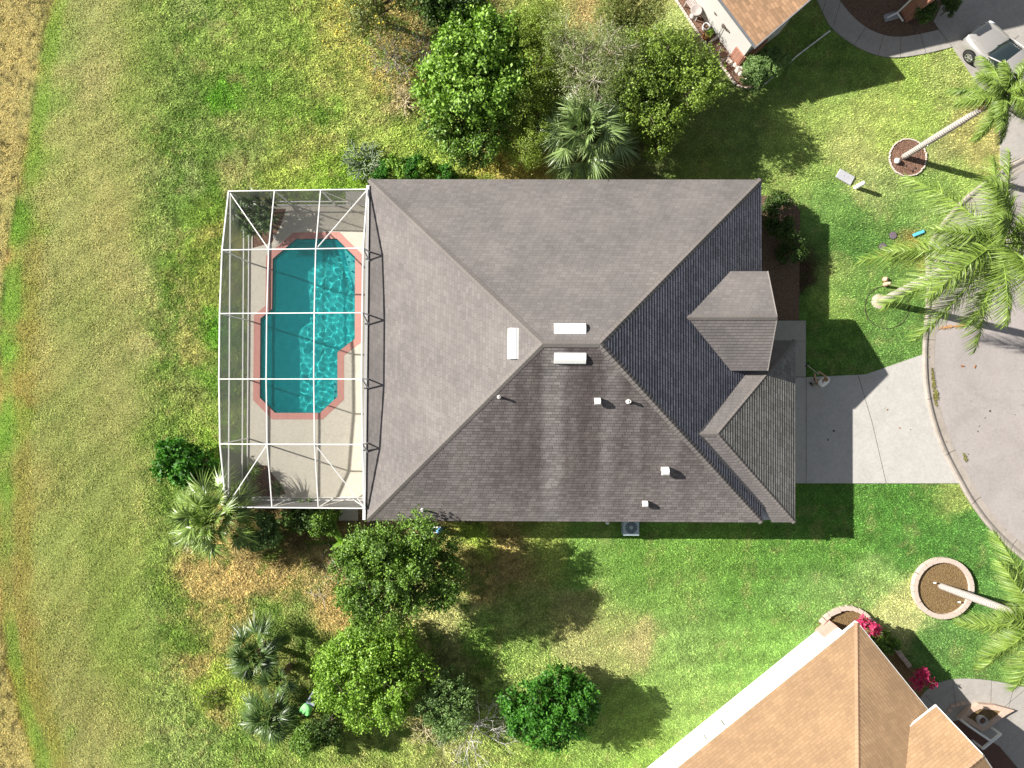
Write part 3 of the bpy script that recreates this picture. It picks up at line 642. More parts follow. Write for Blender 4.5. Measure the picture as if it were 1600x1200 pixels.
mb.add([(11.45,4.75,2.78),(11.45,1.0,2.78),(11.45,1.0,3.9),(11.45,2.9,4.85),(11.45,4.75,3.9),(11.2,4.75,2.78),(11.2,1.0,2.78),(11.2,1.0,3.9),(11.2,2.9,4.85),(11.2,4.75,3.9)],[(0,1,2,3,4),(9,8,7,6,5),(0,5,6,1),(1,6,7,2),(4,9,5,0),(2,7,8,3),(3,8,9,4)])
HB(mb,"wall",M_stucco)
for y in (4.75,1.0):
    HB(MB().box((11.33,y,1.36),(.34,.34,2.72)).box((11.33,y,.12),(.42,.42,.2)).box((11.33,y,2.66),(.42,.42,.14)),"porch_column",M_stucco,bevel=.01)
# openings
def window(c,wid,hei,axis,par=None):
    x,y,z=c; s=(.06,wid,hei) if axis=='x' else (wid,.06,hei)
    w=HB(MB().box(c,s),"window",M_glass)
    f=MB(); t=.06
    for dz in (-hei/2,0,hei/2): f.box((x,y,z+dz),(.10,wid+t,t) if axis=='x' else (wid+t,.10,t))
    for dw in (-wid/2,wid/2): f.box((x,y+dw,z) if axis=='x' else (x+dw,y,z),(.09,t,hei-t-.002) if axis=='x' else (t,.09,hei-t-.002))
    f.build("window_frame",M_white,w)
for x in (-3,2,7): window((x,9.05,1.5),1.4,1.2,'y'); window((x,-6.0,1.5),1.2,1.1,'y')
window((11.15,7.2,1.5),1.8,1.3,'x')
d=HB(MB().box((11.17,2.9,1.08),(.08,1.0,2.1)).box((11.215,2.9,1.5),(.02,.6,.8)).box((11.215,2.9,.55),(.02,.6,.6)),"door",simple("dark_door",(.10,.05,.03),.5))
MB().lathe([(.03,0),(.035,.03),(.0,.05)],12,(11.26,3.28,1.05)).build("handle",M_metal,d)
mb=MB(); 
for k in range(4): mb.box((12.87,-2.2,.30+k*.56),(.05,4.9,.54))
HB(mb,"garage_door",M_white,bevel=.01)
mb=MB()
for y in (-.8,2.9,6.0): mb.box((-6.32,y,1.1),(.06,1.8 if y!=2.9 else 3.2,2.2))
HB(mb,"sliding_door",M_glass)
# porch light by the garage
HB(MB().lathe([(.05,0),(.09,.05),(.09,.22),(.04,.28)],10,(12.98,2.0,1.9)),"wall_lamp",simple("black_metal",(.02,.02,.02),.4))
# roof furniture: three long off-ridge vents, goosenecks, pipes
def roofpt(px,py,face):
    """point of the main roof plane seen at this photo pixel"""
    tri={'N':(NWc,NEc,RE),'S':(SWc,SEc,RE),'W':(NWc,SWc,RW),'E':(NEc,SEc,RE)}[face]
    nrm=(tri[1]-tri[0]).cross(tri[2]-tri[0]).normalized()
    o=Vector((0,0,H)); dr=P(px,py,0)-o; t=(tri[0]-o).dot(nrm)/dr.dot(nrm)
    if nrm.z<0: nrm=-nrm
    return o+dr*t,nrm
M_vent=simple("white_vent_metal",(.78,.78,.76),.4,.03)
def ridge_vent(px,py,face,L,label):
    p,n=roofpt(px,py,face); u=Vector((0,0,1)).cross(n).normalized(); v=n.cross(u); v=v if v.z>0 else -v
    R=Matrix((u,v,n)).transposed()
    mb=MB(); w=.42
    pr=[(-w/2-.04,.0),(-w/2-.04,.02),(-w/2,.06),(-w/2+.04,.13),(0,.16),(w/2-.06,.11),(w/2,.05),(w/2+.05,.012),(w/2+.05,0)]
    vs=[p+R@Vector((x,y,z)) for x in (-L/2,L/2) for y,z in pr]; k=len(pr)
    mb.add(vs,[(i,i+1,k+i+1,k+i) for i in range(k-1)]+[tuple(range(k))[::-1],tuple(range(k,2*k))])
    o=mb.build("roof_vent",M_vent,roof); o["label"]=label
    g=MB(); 
    a=p+R@Vector((-L/2+.05,-w/2-.012,.075)); b=p+R@Vector((L/2-.05,-w/2-.012,.075)); g.beam(a,b,.02,.05,up=n)
    return o
ridge_vent(890.5,513.5,'N',1.30,"long white vent on the upper slope just above the ridge")
ridge_vent(890.5,560,'S',1.30,"long white vent just below the ridge above the pale streak")
ridge_vent(802,537,'W',1.28,"long white vent on the slope facing the pool")
def pipe(px,py,r,h,label,mat=None,face='S'):
    p,n=roofpt(px,py,face); z=Vector((0,0,1))
    mb=MB().lathe([(r*1.9,-.08),(r*1.8,.02),(r*1.1,.07),(r,.10),(r,h),(r*.72,h),(r*.70,h-.15),(0,h-.15)],16,tuple(p),cap=False)
    o=mb.build("vent_pipe",mat or M_white,roof,smooth=False); o["label"]=label
pipe(780,620,.05,.34,"thin white vent pipe near the western hip"); pipe(982,627,.065,.30,"short white vent pipe near the eastern hip"); pipe(660.5,796,.05,.34,"thin white vent pipe by the oak tree at the eave")
def gooseneck(px,py,label,k_=1.0):
    p,n=roofpt(px,py,'S'); u=Vector((1,0,0)); dn=Vector((0,-1,0))
    mb=MB(); w=.30*k_; pr=[(-.10,-.03),(-.10,.22),(-.02,.34),(.12,.38),(.26,.34),(.34,.22),(.30,.12),(.12,.16),(.12,-.1)]
    k=len(pr); vs=[p+Vector((x,-y*k_*.85,z*k_ if z>0 else z)) for x in (-w/2,w/2) for y,z in pr]
    mb.add(vs,[(i,(i+1)%k,k+(i+1)%k,k+i) for i in range(k)]+[tuple(range(k))[::-1],tuple(range(k,2*k))])
    mb.box(p+Vector((0,.02,.0)),(.5,.5,.02),rot=Matrix.Rotation(math.radians(28),3,'X'))
    o=mb.build("roof_vent",M_vent,roof); o["label"]=label
gooseneck(933,624,"white gooseneck vent in the middle of the stained slope",.8); gooseneck(1038,732,"largest white gooseneck vent low on the stained slope",1.0); gooseneck(1007,784,"white gooseneck vent nearest the bottom eave",.75)
# ------------------------------------------------------------------ pool deck, pool
DZ=.10
M_deck=concrete("cool_deck",C(246,239,222,.62),.05,2)
M_cop=simple("pink_coping",C(236,172,160,.6),.85,.08,5,bumps=.15)
nwbed=GP([(396,327),(448,327),(440,352),(426,380),(396,388)])
swbed=GP([(393,725),(418,727),(428,742),(440,757),(447,771),(430,775),(393,775)])
tp=offset_poly(coping,.004)
o=MB().prism(deck_out,-.3,DZ,holes=[tp,nwbed,swbed]).build("patio",M_deck); tag(o,kind="structure")
for pg in (nwbed,swbed):
    o=MB().prism(offset_poly(pg,-.01),-.2,DZ-.03).build("mulch_bed",M_mulch); tag(o,kind="structure")
pl=thing("swimming_pool","turquoise swimming pool with angled corners and pink coping under the screen cage","swimming pool",(*P(480,510).xy,DZ))
def pc(mb,name,mat,**k):
    o=mb.build(name,mat,pl,**k); o.matrix_parent_inverse=Matrix.Translation(-pl.location); return o
pc(MB().prism(coping,DZ-.2,DZ+.006,holes=[pool]),"coping",M_cop)
mb=MB(); pf=offset_poly(pool,.06); n=len(pf)
yN=max(q[1] for q in pf); yS=min(q[1] for q in pf)
def zf(y): return -1.0-.18*min(1,max(0,(yN-y)/(yN-yS)*1.6))
mb.add([(x,y,DZ-.19) for x,y in pf]+[(x,y,zf(y)) for x,y in pf],[(i,n+i,n+(i+1)%n,(i+1)%n) for i in range(n)])
tr=tessellate_polygon([[Vector((x,y,0)) for x,y in pf]])
mb.add([(x,y,zf(y)) for x,y in pf],[tuple(t) for t in tr])
m,nt,b=newmat("pool_plaster"); c=ramp(nt,[(.3,(.22,.76,.72)),(.7,(.32,.86,.82))],noise(nt,3,4)); nt.links.new(c.outputs[0],b.inputs["Base Color"]); b.inputs["Roughness"].default_value=.8
bas=pc(mb,"basin",m); bas.cycles.is_caustics_receiver=True
M_ledge=simple("pool_ledge",(.55,.66,.62),.8,.05)
pc(MB().prism(GP([(536,386),(542,393),(555.8,406),(556,468),(549,452),(545,425),(538,400)]),-1.2,-.32),"step",M_ledge)
pc(MB().lathe([(0,0),(.15,0),(.15,.03),(0,.05)],16,(*G2(470,590),zf(G2(470,590)[1])+.01),cap=False),"drain",simple("white_grate",(.6,.65,.65),.5))
pc(MB().prism(GP([(519,628),(528.5,618),(528.5,588),(520,592)]),-1.2,-.42),"step",M_ledge)
M_dot=simple("tile_dot",(.02,.05,.12),.4)
for x,y in ((541,400),(543,408),(551,407),(549,423),(541,434),(546,442),(551,424),(549,452),(521,600),(522,612),(521,622)): mb=MB(); mb.lathe([(.0,0),(.05,0),(.05,.02),(0,.02)],8,(*G2(x,y),-.30 if y<500 else -.40),cap=False); pc(mb,"tile_dot",M_dot)
mb=MB()
pin=offset_poly(pool,.0)
for i in range(n): mb.beam((*pin[i],DZ-.10),(*pin[(i+1)%n],DZ-.10),.02,.16)
pc(mb,"waterline_tile",simple("blue_tile",(.05,.12,.15),.3))
# water: a real rippled surface; it refracts the sun into the moving net of light on the plaster
m,nt,b=newmat("water"); out=nt.nodes["Material Output"]; nt.nodes.remove(b)
rf=N(nt,"ShaderNodeBsdfRefraction"); rf.inputs["IOR"].default_value=1.33; rf.inputs["Roughness"].default_value=0; rf.inputs["Color"].default_value=(.50,.98,.98,1)
gl=N(nt,"ShaderNodeBsdfGlossy"); gl.inputs["Roughness"].default_value=0.02; 
df=N(nt,"ShaderNodeBsdfDiffuse"); df.inputs["Color"].default_value=(.0,.36,.42,1); mx0=N(nt,"ShaderNodeMixShader"); mx0.inputs[0].default_value=.25   # light scattered back by the water itself
nt.links.new(rf.outputs[0],mx0.inputs[1]); nt.links.new(df.outputs[0],mx0.inputs[2])
mx=N(nt,"ShaderNodeMixShader"); mx.inputs[0].default_value=.02; nt.links.new(mx0.outputs[0],mx.inputs[1]); nt.links.new(gl.outputs[0],mx.inputs[2]); nt.links.new(mx.outputs[0],out.inputs["Surface"])
pw=offset_poly(pool,.05); st=.035
xs=np.arange(min(q[0] for q in pw),max(q[0] for q in pw)+st,st); yy=np.arange(yS-.1,yN+.1,st); WX,WY=np.meshgrid(xs,yy,indexing='ij')
wz=np.zeros_like(WX); rw=np.random.default_rng(3)
for _ in range(36):
    a_=rw.uniform(0,6.28); k_=rw.uniform(9,27); amp=0.0112/k_*(1.1 if k_<13 else 1.0); wz+=amp*np.sin(k_*(WX*math.cos(a_)+WY*math.sin(a_))+rw.uniform(0,6.28))
wz*=.75+.6*vnoise(WX,WY,2.0,77)
wv=np.stack([WX,WY,wz+DZ-.10],-1).reshape(-1,3); i_,j_=np.meshgrid(np.arange(len(xs)-1),np.arange(len(yy)-1),indexing='ij'); kk=inpoly(xs[i_]+st/2,yy[j_]+st/2,offset_poly(pool,.04))
a_=(i_*len(yy)+j_)[kk]; wf=np.stack([a_,a_+len(yy),a_+len(yy)+1,a_+1],1)
wat=np_mesh("water",wv-np.array(pl.location),wf,m,pl,smooth=True); wat.cycles.is_caustics_caster=True
for o in pl.children:
    if o.name.startswith("step") or o.name.startswith("tile_dot"): o.cycles.is_caustics_receiver=True
# deck details
# ------------------------------------------------------------------ screen cage
cage=thing("screen_enclosure","white aluminium screen cage with a domed mesh roof over the pool","screen enclosure",(*P(490,550).xy,DZ))
M_alu=simple("white_aluminium",(.82,.81,.80),.4,.02)
def screenmat(name,op,col=(.10,.10,.105)):
    """woven mesh: each ray meets more thread the more obliquely it crosses the cloth (1-(1-op)^(1/cos))"""
    m,nt,b=newmat(name); b.inputs["Base Color"].default_value=(*col,1); b.inputs["Roughness"].default_value=.8
    g=N(nt,"ShaderNodeNewGeometry"); vm=N(nt,"ShaderNodeVectorMath",operation='DOT_PRODUCT'); nt.links.new(g.outputs["Incoming"],vm.inputs[0]); nt.links.new(g.outputs["True Normal"],vm.inputs[1])
    c=mathn(nt,'MAXIMUM',mathn(nt,'ABSOLUTE',vm.outputs["Value"],None),.12); tr_=mathn(nt,'POWER',1-op,mathn(nt,'DIVIDE',1.0,c)); al=mathn(nt,'SUBTRACT',1.0,tr_)
    t=N(nt,"ShaderNodeBsdfTransparent"); mx=N(nt,"ShaderNodeMixShader"); nt.links.new(al,mx.inputs[0])
    nt.links.new(t.outputs[0],mx.inputs[1]); nt.links.new(b.outputs[0],mx.inputs[2]); nt.links.new(mx.outputs[0],nt.nodes["Material Output"].inputs["Surface"]); return m
M_scr=screenmat("roof_screen",.05); M_scrw=screenmat("wall_screen",.39,(.21,.21,.205))
def cg(mb,name,mat,**k):
    o=mb.build(name,mat,cage,**k); o.matrix_parent_inverse=Matrix.Translation(-cage.location); return o
ys=[321.5,410.5,501,593,684.5,777.5]
def xw(j): t=j/5; return 390.5+(387.5-390.5)*t
def xe(j): t=j/5; return 593+(590-593)*t
hw=[2.7,3.4,3.62,3.65,3.5,2.75]; he=[3.05,3.85,4.0,4.0,3.78,3.1]
def node(i,j):   # i 0..3 west->east, j 0..5 north->south
    t=i/3; x=xw(j)+(xe(j)-xw(j))*t; p=P(x,ys[j]); p.z=hw[j]+(he[j]-hw[j])*t; return p
for j in range(6):
    for i in range(3):
        cg(MB().beam(node(i,j),node(i+1,j),.04,.09),"beam",M_alu)
for i in range(4):
    for j in range(5):
        cg(MB().beam(node(i,j),node(i,j+1),.038 if i not in(0,3) else .05,.08),"beam",M_alu)
for a,b in ((node(0,0),node(1,1)),(node(3,0),node(2,1)),(node(0,5),node(1,4)),(node(3,5),node(2,4))):
    cg(MB().beam(a+Vector((0,0,-.03)),b+Vector((0,0,-.03)),.038,.05),"brace",M_alu)
def gpt(x,y,z): p=P(x,y); p.z=z; return p
# west wall posts + rails
for j in range(6): cg(MB().beam(gpt(xw(j),ys[j],DZ),node(0,j)-Vector((0,0,.06)),.05,.08,up=Vector((1,0,0))),"post",M_alu)
for i in (1,2,3):
    for j in (0,5):
        p=node(i,j); b=p.copy(); b.z=DZ
        cg(MB().beam(b,p-Vector((0,0,.06)),.05,.08,up=Vector((1,0,0))),"post",M_alu)
for z in (DZ+.03,.82,2.5):
    for j in range(5): cg(MB().beam(gpt(xw(j),ys[j],z),gpt(xw(j+1),ys[j+1],z),.05,.06),"rail",M_alu)
for j in (0,5):
    for z in (DZ+.03,.82):
        for i in range(3):
            a=node(i,j); b=node(i+1,j); a.z=b.z=z
            if j==0 and i==2 : b=a+(b-a)*.35
            cg(MB().beam(a,b,.05,.06),"rail",M_alu)
# the gutter side: short truss struts from the gutter up to the eastern beam
for j in (1,2,3,4):
    p=node(3,j); gpx=P(595.5 - j*.6,ys[j]); b=Vector((gpx.x+.06,p.y,3.0))
    b=Vector((p.x+.10,p.y,2.97))
    cg(MB().beam(p,b,.05,.07,up=Vector((1,0,0))),"post",M_alu)
    cg(MB().beam(p+Vector((0,.0,-.08)),b+Vector((.0,-.45,.0)),.04,.05,up=Vector((1,0,0))),"brace",M_alu)
a=P(577,290,3.0); b=P(571,812,3.0)
cg(MB().beam(a+Vector((-.06,0,0)),b+Vector((-.06,0,0)),.13,.11),"gutter",M_alu)
# diagonal wall braces seen through the ends
def wallbrace(i0,z0,i1,z1,j):
    a=node(i0,j) if float(i0).is_integer() else node(i0,j); b=node(i1,j); a.z=z0; b.z=z1
    cg(MB().beam(a,b,.05,.05),"brace",M_alu)
wallbrace(2,2.8,2.55,DZ,0); wallbrace(2,2.9,2.4,.4,5); wallbrace(1,2.8,1.55,.3,5); wallbrace(3,3.0,2.5,.6,5)
# screens
def panel(pts,mat):
    n_=len(pts); cg(MB().add(pts,[tuple(range(n_))]),"screen_panel",mat)
for i in range(3):
    for j in range(5): panel([node(i,j),node(i,j+1),node(i+1,j+1),node(i+1,j)],M_scr)
for j in range(5): panel([gpt(xw(j),ys[j],DZ+.03),gpt(xw(j+1),ys[j+1],DZ+.03),node(0,j+1),node(0,j)],M_scrw)
M_scrn=screenmat("end_screen",.32,(.18,.175,.17))
for j in (0,5):
    for i in range(3):
        a=node(i,j); b=node(i+1,j); c=a.copy(); d=b.copy(); c.z=d.z=DZ+.03
        pass
        panel([c,d,b,a],M_scrn)
for j in range(5):
    a=node(3,j); b=node(3,j+1); panel([a,b,Vector((b.x+.1,b.y,2.97)),Vector((a.x+.1,a.y,2.97))],screenmat("gutter_screen",.2) if j==0 else bpy.data.materials["gutter_screen"])
# ------------------------------------------------------------------ neighbouring houses
M_tan=shingle("orange_tan_shingles",(.36,.235,.135),var=.09,joint_shade=.8)
M_brn=shingle("brown_shingles",(.28,.175,.105),var=.24)
M_wallw=simple("white_stucco",(.80,.79,.78),.9,.02,3)
M_wallg=simple("pale_stucco",(.55,.535,.51),.9,.04,2,bumps=.15)
M_brick,nt,b=newmat("red_brick"); br=N(nt,"ShaderNodeTexBrick"); g=N(nt,"ShaderNodeNewGeometry"); nt.links.new(g.outputs["Position"],br.inputs["Vector"])
br.inputs["Scale"].default_value=4.5; br.inputs["Color1"].default_value=(.42,.17,.10,1); br.inputs["Color2"].default_value=(.30,.12,.08,1); br.inputs["Mortar"].default_value=(.5,.42,.36,1); br.inputs["Mortar Size"].default_value=.012
nt.links.new(br.outputs[0],b.inputs["Base Color"]); b.inputs["Roughness"].default_value=.85
def LF(o,s,t):   # local frame: origin o (Vector2), unit s, t -> xyz
    return lambda a,b_,z: Vector((o.x+s.x*a+t.x*b_, o.y+s.y*a+t.y*b_, z))
# --- north-east house.  corner at roof eave; s runs along the SW eave (up-left), t along the gable front (up-right)
nh=thing("house","brown shingled house with a brick corner beside the bright grey driveway","house",(13.5,20,0))
def NB_(mb,name,mat,root,par=None,**k):
    o=mb.build(name,mat,par if par is not None else root,**k)
    if par is None: o.matrix_parent_inverse=Matrix.Translation(-root.location)
    return o
o0=Vector(P(1181.5,72,2.75).xy); s=Vector((-.602,.798)); t=Vector((.798,.602))
L=LF(o0,s,t); sl=.5; z0=2.75
mb=MB()
roof_face(mb,[L(16,0,z0),L(0,0,z0),L(0,2.84,z0+1.42),L(16,2.84,z0+1.42)],0)
roof_face(mb,[L(16,1.2,z0+1.72),L(2.38,1.2,z0+1.72),L(2.38,6.6,z0+4.4),L(16,6.6,z0+4.4)],0)
roof_face(mb,[L(2.38,12,z0+1.72),L(16,12,z0+1.72),L(16,6.6,z0+4.4),L(2.38,6.6,z0+4.4)],0)
nr=NB_(mb,"roof",M_brn,nh)
mb=MB(); mb.beam(L(-.02,0,z0-.09),L(-.02,2.86,z0+1.33),.05,.2); mb.beam(L(2.36,1.2,z0+1.63),L(2.36,6.6,z0+4.31),.05,.2); mb.beam(L(2.36,6.6,z0+4.31),L(2.36,12,z0+1.63),.05,.2)
mb.beam(L(-.05,-.03,z0-.08),L(16,-.03,z0-.08),.05,.17)
NB_(mb,"fascia",simple("dark_gutter",(.16,.165,.18),.5),nh)
def quadwall(mb,a,b,z,ztop_a,ztop_b=None,mi=0):
    ztop_b=ztop_a if ztop_b is None else ztop_b
    mb.add([Vector((a.x,a.y,z)),Vector((b.x,b.y,z)),Vector((b.x,b.y,ztop_b)),Vector((a.x,a.y,ztop_a))],[(0,1,2,3)],mi)
wc=Vector(G2(1157,101)); wi=(wc-o0); 
A0=L(.0,.0,0); 
w_s=.28; w_t=.22
mb=MB(); 
quadwall(mb,L(16,w_t,0),L(w_s,w_t,0),0,z0+.02); quadwall(mb,L(w_s,w_t,0),L(w_s,2.84,0),0,z0+.05,z0+1.4); quadwall(mb,L(w_s,2.84,0),L(2.5,2.84,0),0,z0+1.4)
quadwall(mb,L(2.5,1.25,0),L(2.5,6.6,0),0,z0+1.7,z0+4.3); quadwall(mb,L(2.5,6.6,0),L(2.5,11.8,0),0,z0+4.3,z0+1.7); quadwall(mb,L(2.5,11.8,0),L(16,11.8,0),0,z0+1.7); quadwall(mb,L(16,1.25,0),L(2.5,1.25,0),0,z0+1.7)
NB_(mb,"wall",M_wallg,nh)
mb=MB(); mb.box((*L(w_s+.28,w_t-.03,0).xy,.5),(.62,.1,1.0),rz=math.atan2(s.y,s.x)); mb.box((*L(w_s-.04,w_t+.7,0).xy,.5),(1.5,.1,1.0),rz=math.atan2(t.y,t.x)); NB_(mb,"brick_facing",M_brick,nh)
# porch column block of the same house, seen near the top edge
ph=thing("brick_pillar","tall red brick pillar with white trim standing in the dark mulch bed","pillar",(*G2(1425,25),0))
A_=Vector(G2(1405,18)); B_p=Vector(G2(1415,36)); u_=(B_p-A_).normalized(); v_=Vector((-u_.y,u_.x)); v_=v_ if v_.x>0 else -v_
def bx_(c,su,sv,z0_,z1_): 
    mb=MB(); mb.box((c.x,c.y,(z0_+z1_)/2),(su,sv,z1_-z0_),rz=math.atan2(u_.y,u_.x)); return mb
c=(A_+B_p)/2+v_*.32
NB_(bx_(c,.67,.62,0,2.9),"pillar_body",M_brick,ph)
NB_(bx_(c,.78,.72,2.9,3.0),"capital",simple("orange_cap",(.55,.30,.18),.8),ph)
NB_(MB().tube([P(1402,20,.2),Vector((*G2(1402,20),2.8))],.045,8).tube([P(1402,20,.2),P(1386,28,.08)],.045,8).tube([P(1402,20,.2),P(1411,33,.08)],.045,8),"downspout",M_white,ph)
ob=thing("splash_block","grey splash block on the dark mulch under the downspout","splash block",(*G2(1392,27),0.03))
mb=MB(); mb.box((0,0,.04),(.75,.34,.06),rz=.25); mb.box((-.02,.16,.09),(.72,.03,.06),rz=.25); mb.box((.02,-.16,.09),(.72,.03,.06),rz=.25)
mb.build("tray",simple("grey_plastic",(.35,.36,.38),.7),ob)
# --- south-east house
sh=thing("house","orange tan shingled house with a long blank white wall at the lower right","house",(20,-17,0))
o0=Vector(P(1339,973,2.75).xy); e1_=(Vector(G2(1058,1200))-Vector(G2(1339,973))).normalized(); e2_=Vector((-e1_.y,e1_.x)); 
if e2_.x<0: e2_=-e2_
S=LF(o0,e1_,e2_)      # a along the NW eave (down-left), b along the NE eave (down-right)
pk=.335; hw_=6.5
mb=MB()
z0=2.75
roof_face(mb,[S(0,0,z0),S(18,0,z0),S(18,hw_,z0+pk*hw_),S(hw_,hw_,z0+pk*hw_)],0)
roof_face(mb,[S(0,0,z0),S(0,2*hw_,z0),S(hw_,hw_,z0+pk*hw_)],0)
roof_face(mb,[S(0,2*hw_,z0),S(18,2*hw_,z0),S(18,hw_,z0+pk*hw_),S(hw_,hw_,z0+pk*hw_)],0)
# projecting entry gable
E1=P(1462,1103,3.15); E2=P(1536,1181,4.2)
ge=(E2-E1); ge.z=0; hwid=ge.length; ge.normalize(); back=Vector((e1_.x,e1_.y,0))
rise=1.05; 
va=E1+back*( (3.15-z0)/pk*1.0+ .9); vb=E2+back*((4.2-z0)/pk+.9)
roof_face(mb,[E1,va,vb,E2],0)
E3=E2+ge*hwid; E3.z=3.15; vc=E3+back*((3.15-z0)/pk+.9)
roof_face(mb,[vc,E3,E2,vb],0)
NB_(mb,"roof",M_tan,sh)
mb=MB(); ridge(mb,S(0,0,z0),S(hw_,hw_,z0+pk*hw_),.3); ridge(mb,E2,vb,.26); NB_(mb,"ridge_cap",shingle("tan_cap",(.40,.25,.155),course=.2,tab=.5),sh)
mb=MB(); dz=Vector((0,0,-.09)); mb.beam(S(-.02,-.03,z0)+dz,S(18,-.03,z0)+dz,.04,.16); mb.beam(S(-.03,0,z0)+dz,S(-.03,2*hw_,z0)+dz,.04,.16)
mb.beam(E1+dz*.3,va+dz*.6,.05,.10); mb.beam(E1+dz-back*.03,E2+dz-back*.03,.04,.18); mb.beam(E2+dz-back*.03,E3+dz-back*.03,.04,.18)
NB_(mb,"fascia",M_white,sh)
wi_=.58
mb=MB()
A=S(wi_,wi_,0); quadwall(mb,S(18,wi_,0),A,0,z0+.1); quadwall(mb,A,S(wi_,2*hw_-wi_,0),0,z0+.1); 
g1=E1+ge*.3+back*.35; g2=E3-ge*.3+back*.35
mb.add([Vector((g1.x,g1.y,0)),Vector((g2.x,g2.y,0)),Vector((g2.x,g2.y,3.17)),Vector((E2.x+back.x*.35,E2.y+back.y*.35,4.05)),Vector((g1.x,g1.y,3.17))],[(0,1,2,3,4)])
quadwall(mb,g1,g1+back*1.2,0,3.1)
NB_(mb,"wall",M_wallw,sh)
mb=MB(); c=S(wi_+.42,wi_-.04,0); mb.box((c.x,c.y,.5),(.84,.1,1.0),rz=math.atan2(e1_.y,e1_.x)); NB_(mb,"brick_facing",simple("pink_brick",(.55,.30,.25),.9,.15,12),sh)
# utility hatch and window frame on the white wall
q=S(8.5,wi_-.03,1.5); mb=MB(); 
for dx,dz_,sx,sz in ((0,.55,1.1,.05),(0,-.55,1.1,.05),(-.55,0,.05,1.05),(.55,0,.05,1.05)): mb.box(q+Vector((e1_.x*dx,e1_.y*dx,dz_)),(sx,.06,sz),rz=math.atan2(e1_.y,e1_.x))
fr=NB_(mb,"window_frame",simple("grey_frame",(.34,.34,.35),.5),sh); NB_(MB().box(q+Vector((e2_.x,e2_.y,0))*.02,(1.06,.03,1.06),rz=math.atan2(e1_.y,e1_.x)),"window",simple("white_shutter",(.72,.72,.72),.6),sh)
# porch frame
pf_=thing("porch_frame","slim white porch frame beside the neighbour's brick planter","porch frame",(*G2(1515,1140),0))
a=Vector((*G2(1496,1121),0)); b=Vector((*G2(1531,1145),0)); c=Vector((*G2(1545,1134),0)); d=Vector((*G2(1518,1156),0))
mb=MB()
up=Vector((0,0,.9))
mb.beam(a+up,b+up,.10,.10); mb.beam(a,a+up,.09,.09); mb.beam(b,b+up,.09,.09); NB_(mb,"handrail",M_white,pf_)
mb=MB(); mb.beam(c+up*.95,d+up*.95,.09,.12); mb.beam(c,c+up,.09,.09); mb.beam(d,d+up,.09,.09); NB_(mb,"post",M_white,pf_)
o=MB().prism(GP([(1470,1130),(1500,1124),(1535,1150),(1560,1165),(1590,1200),(1500,1215)]),0,.06).build("neighbour_porch",simple("brown_tile",(.13,.07,.05),.8,.2)); tag(o,kind="structure")
# planter
pln=thing("planter","triangular brick edged planter beside the neighbour's curved path","planter",(*G2(1535,1115),0))
outer=GP([(1493,1119),(1510,1103),(1524,1096),(1550,1098),(1579,1106),(1566,1113),(1530,1139),(1500,1121)]); inner=offset_poly(outer,-.24)
M_pbr=simple("planter_brick",(.52,.38,.30),.85,.2,6)
NB_(MB().prism(outer,0,.30,holes=[inner]),"brick_edge",M_pbr,pln); NB_(MB().prism(inner,0,.22),"mulch",M_mulch2,pln)
lamp=thing("garden_urn","round grey urn in the shaded corner of the brick planter","urn",(*G2(1524,1118),.22))
MB().lathe([(.12,0),(.20,.10),(.24,.25),(.20,.36),(.24,.40),(.20,.41),(.16,.30)],20,cap=False).build("bowl",simple("grey_stone",(.42,.41,.40),.8),lamp)
MB().lathe([(0,.3),(.18,.3)],16,cap=False).build("soil",M_mulch,lamp)

# ------------------------------------------------------------------ edgings
def ring_blocks(name,label,cat,c,r,n,size,mat,z=0,group=None,jit=.02,flat=False):
    t_=thing(name,label,cat,(c[0],c[1],z),group=group); mb=MB()
    for i in range(n):
        a=2*math.pi*i/n+random.uniform(-.01,.01); rr=r+random.uniform(-jit,jit)
        sx=size[0]*random.uniform(.86,.99) if not flat else size[0]
        mb.box((rr*math.cos(a),rr*math.sin(a),size[2]/2),(sx,size[1],size[2]),rz=a+math.pi/2+random.uniform(-.08,.08)*(0 if flat else 1))
    mb.build("stones",mat,t_,bevel=.008); return t_
M_stone=simple("whitish_stone",(.60,.52,.45),.85,.15,20)
M_block=simple("pinkish_block",(.50,.41,.35),.85,.1,6,bumps=.2)
w1=ring_blocks("tree_ring","small round tree bed edged with thin pale stones and red mulch","tree ring",WELL[0],.93,56,(.10,.06,.08),M_stone)
MB().lathe([(0,.05),(.92,.03),(.92,0)],36,cap=False).build("mulch",M_mulch,w1)
w2=ring_blocks("tree_ring","large round tree bed walled with pale wedge blocks and brown mulch","tree ring",WELL[1],1.42,30,(.30,.245,.26),M_block,jit=.0,flat=True)
MB().lathe([(0,.14),(1.3,.12),(1.3,0)],36,cap=False).build("mulch",M_mulch2,w2)
def edging(name,label,pts,size,mat,gapk=1.06,z=0.0,closed=False):
    c=Vector(pts[0]); t_=thing(name,label,"edging",(c.x,c.y,z)); mb=MB()
    acc=0
    for a,b in zip(pts[:-1],pts[1:]):
        a=Vector(a); b=Vector(b); Ls=(b-a).length; d=(b-a).normalized(); p=-acc
        while True:
            p+=size[0]*gapk if True else 0
            if p>Ls: acc=p-size[0]*gapk-Ls; acc=-acc; break
            q=a+d*(p-size[0]*gapk/2)-c
            mb.box((q.x,q.y,size[2]/2),(size[0]*random.uniform(.82,1),size[1]*random.uniform(.85,1),size[2]),rz=math.atan2(d.y,d.x)+random.uniform(-.06,.06))
    mb.build("stones",mat,t_,bevel=.006); return t_
edging("garden_edging","line of small pale stones along the cluttered bed by the grey wall",GP([(1053,-4),(1080,37),(1105,73),(1130,107),(1150,134)]),(.15,.11,.09),M_stone)
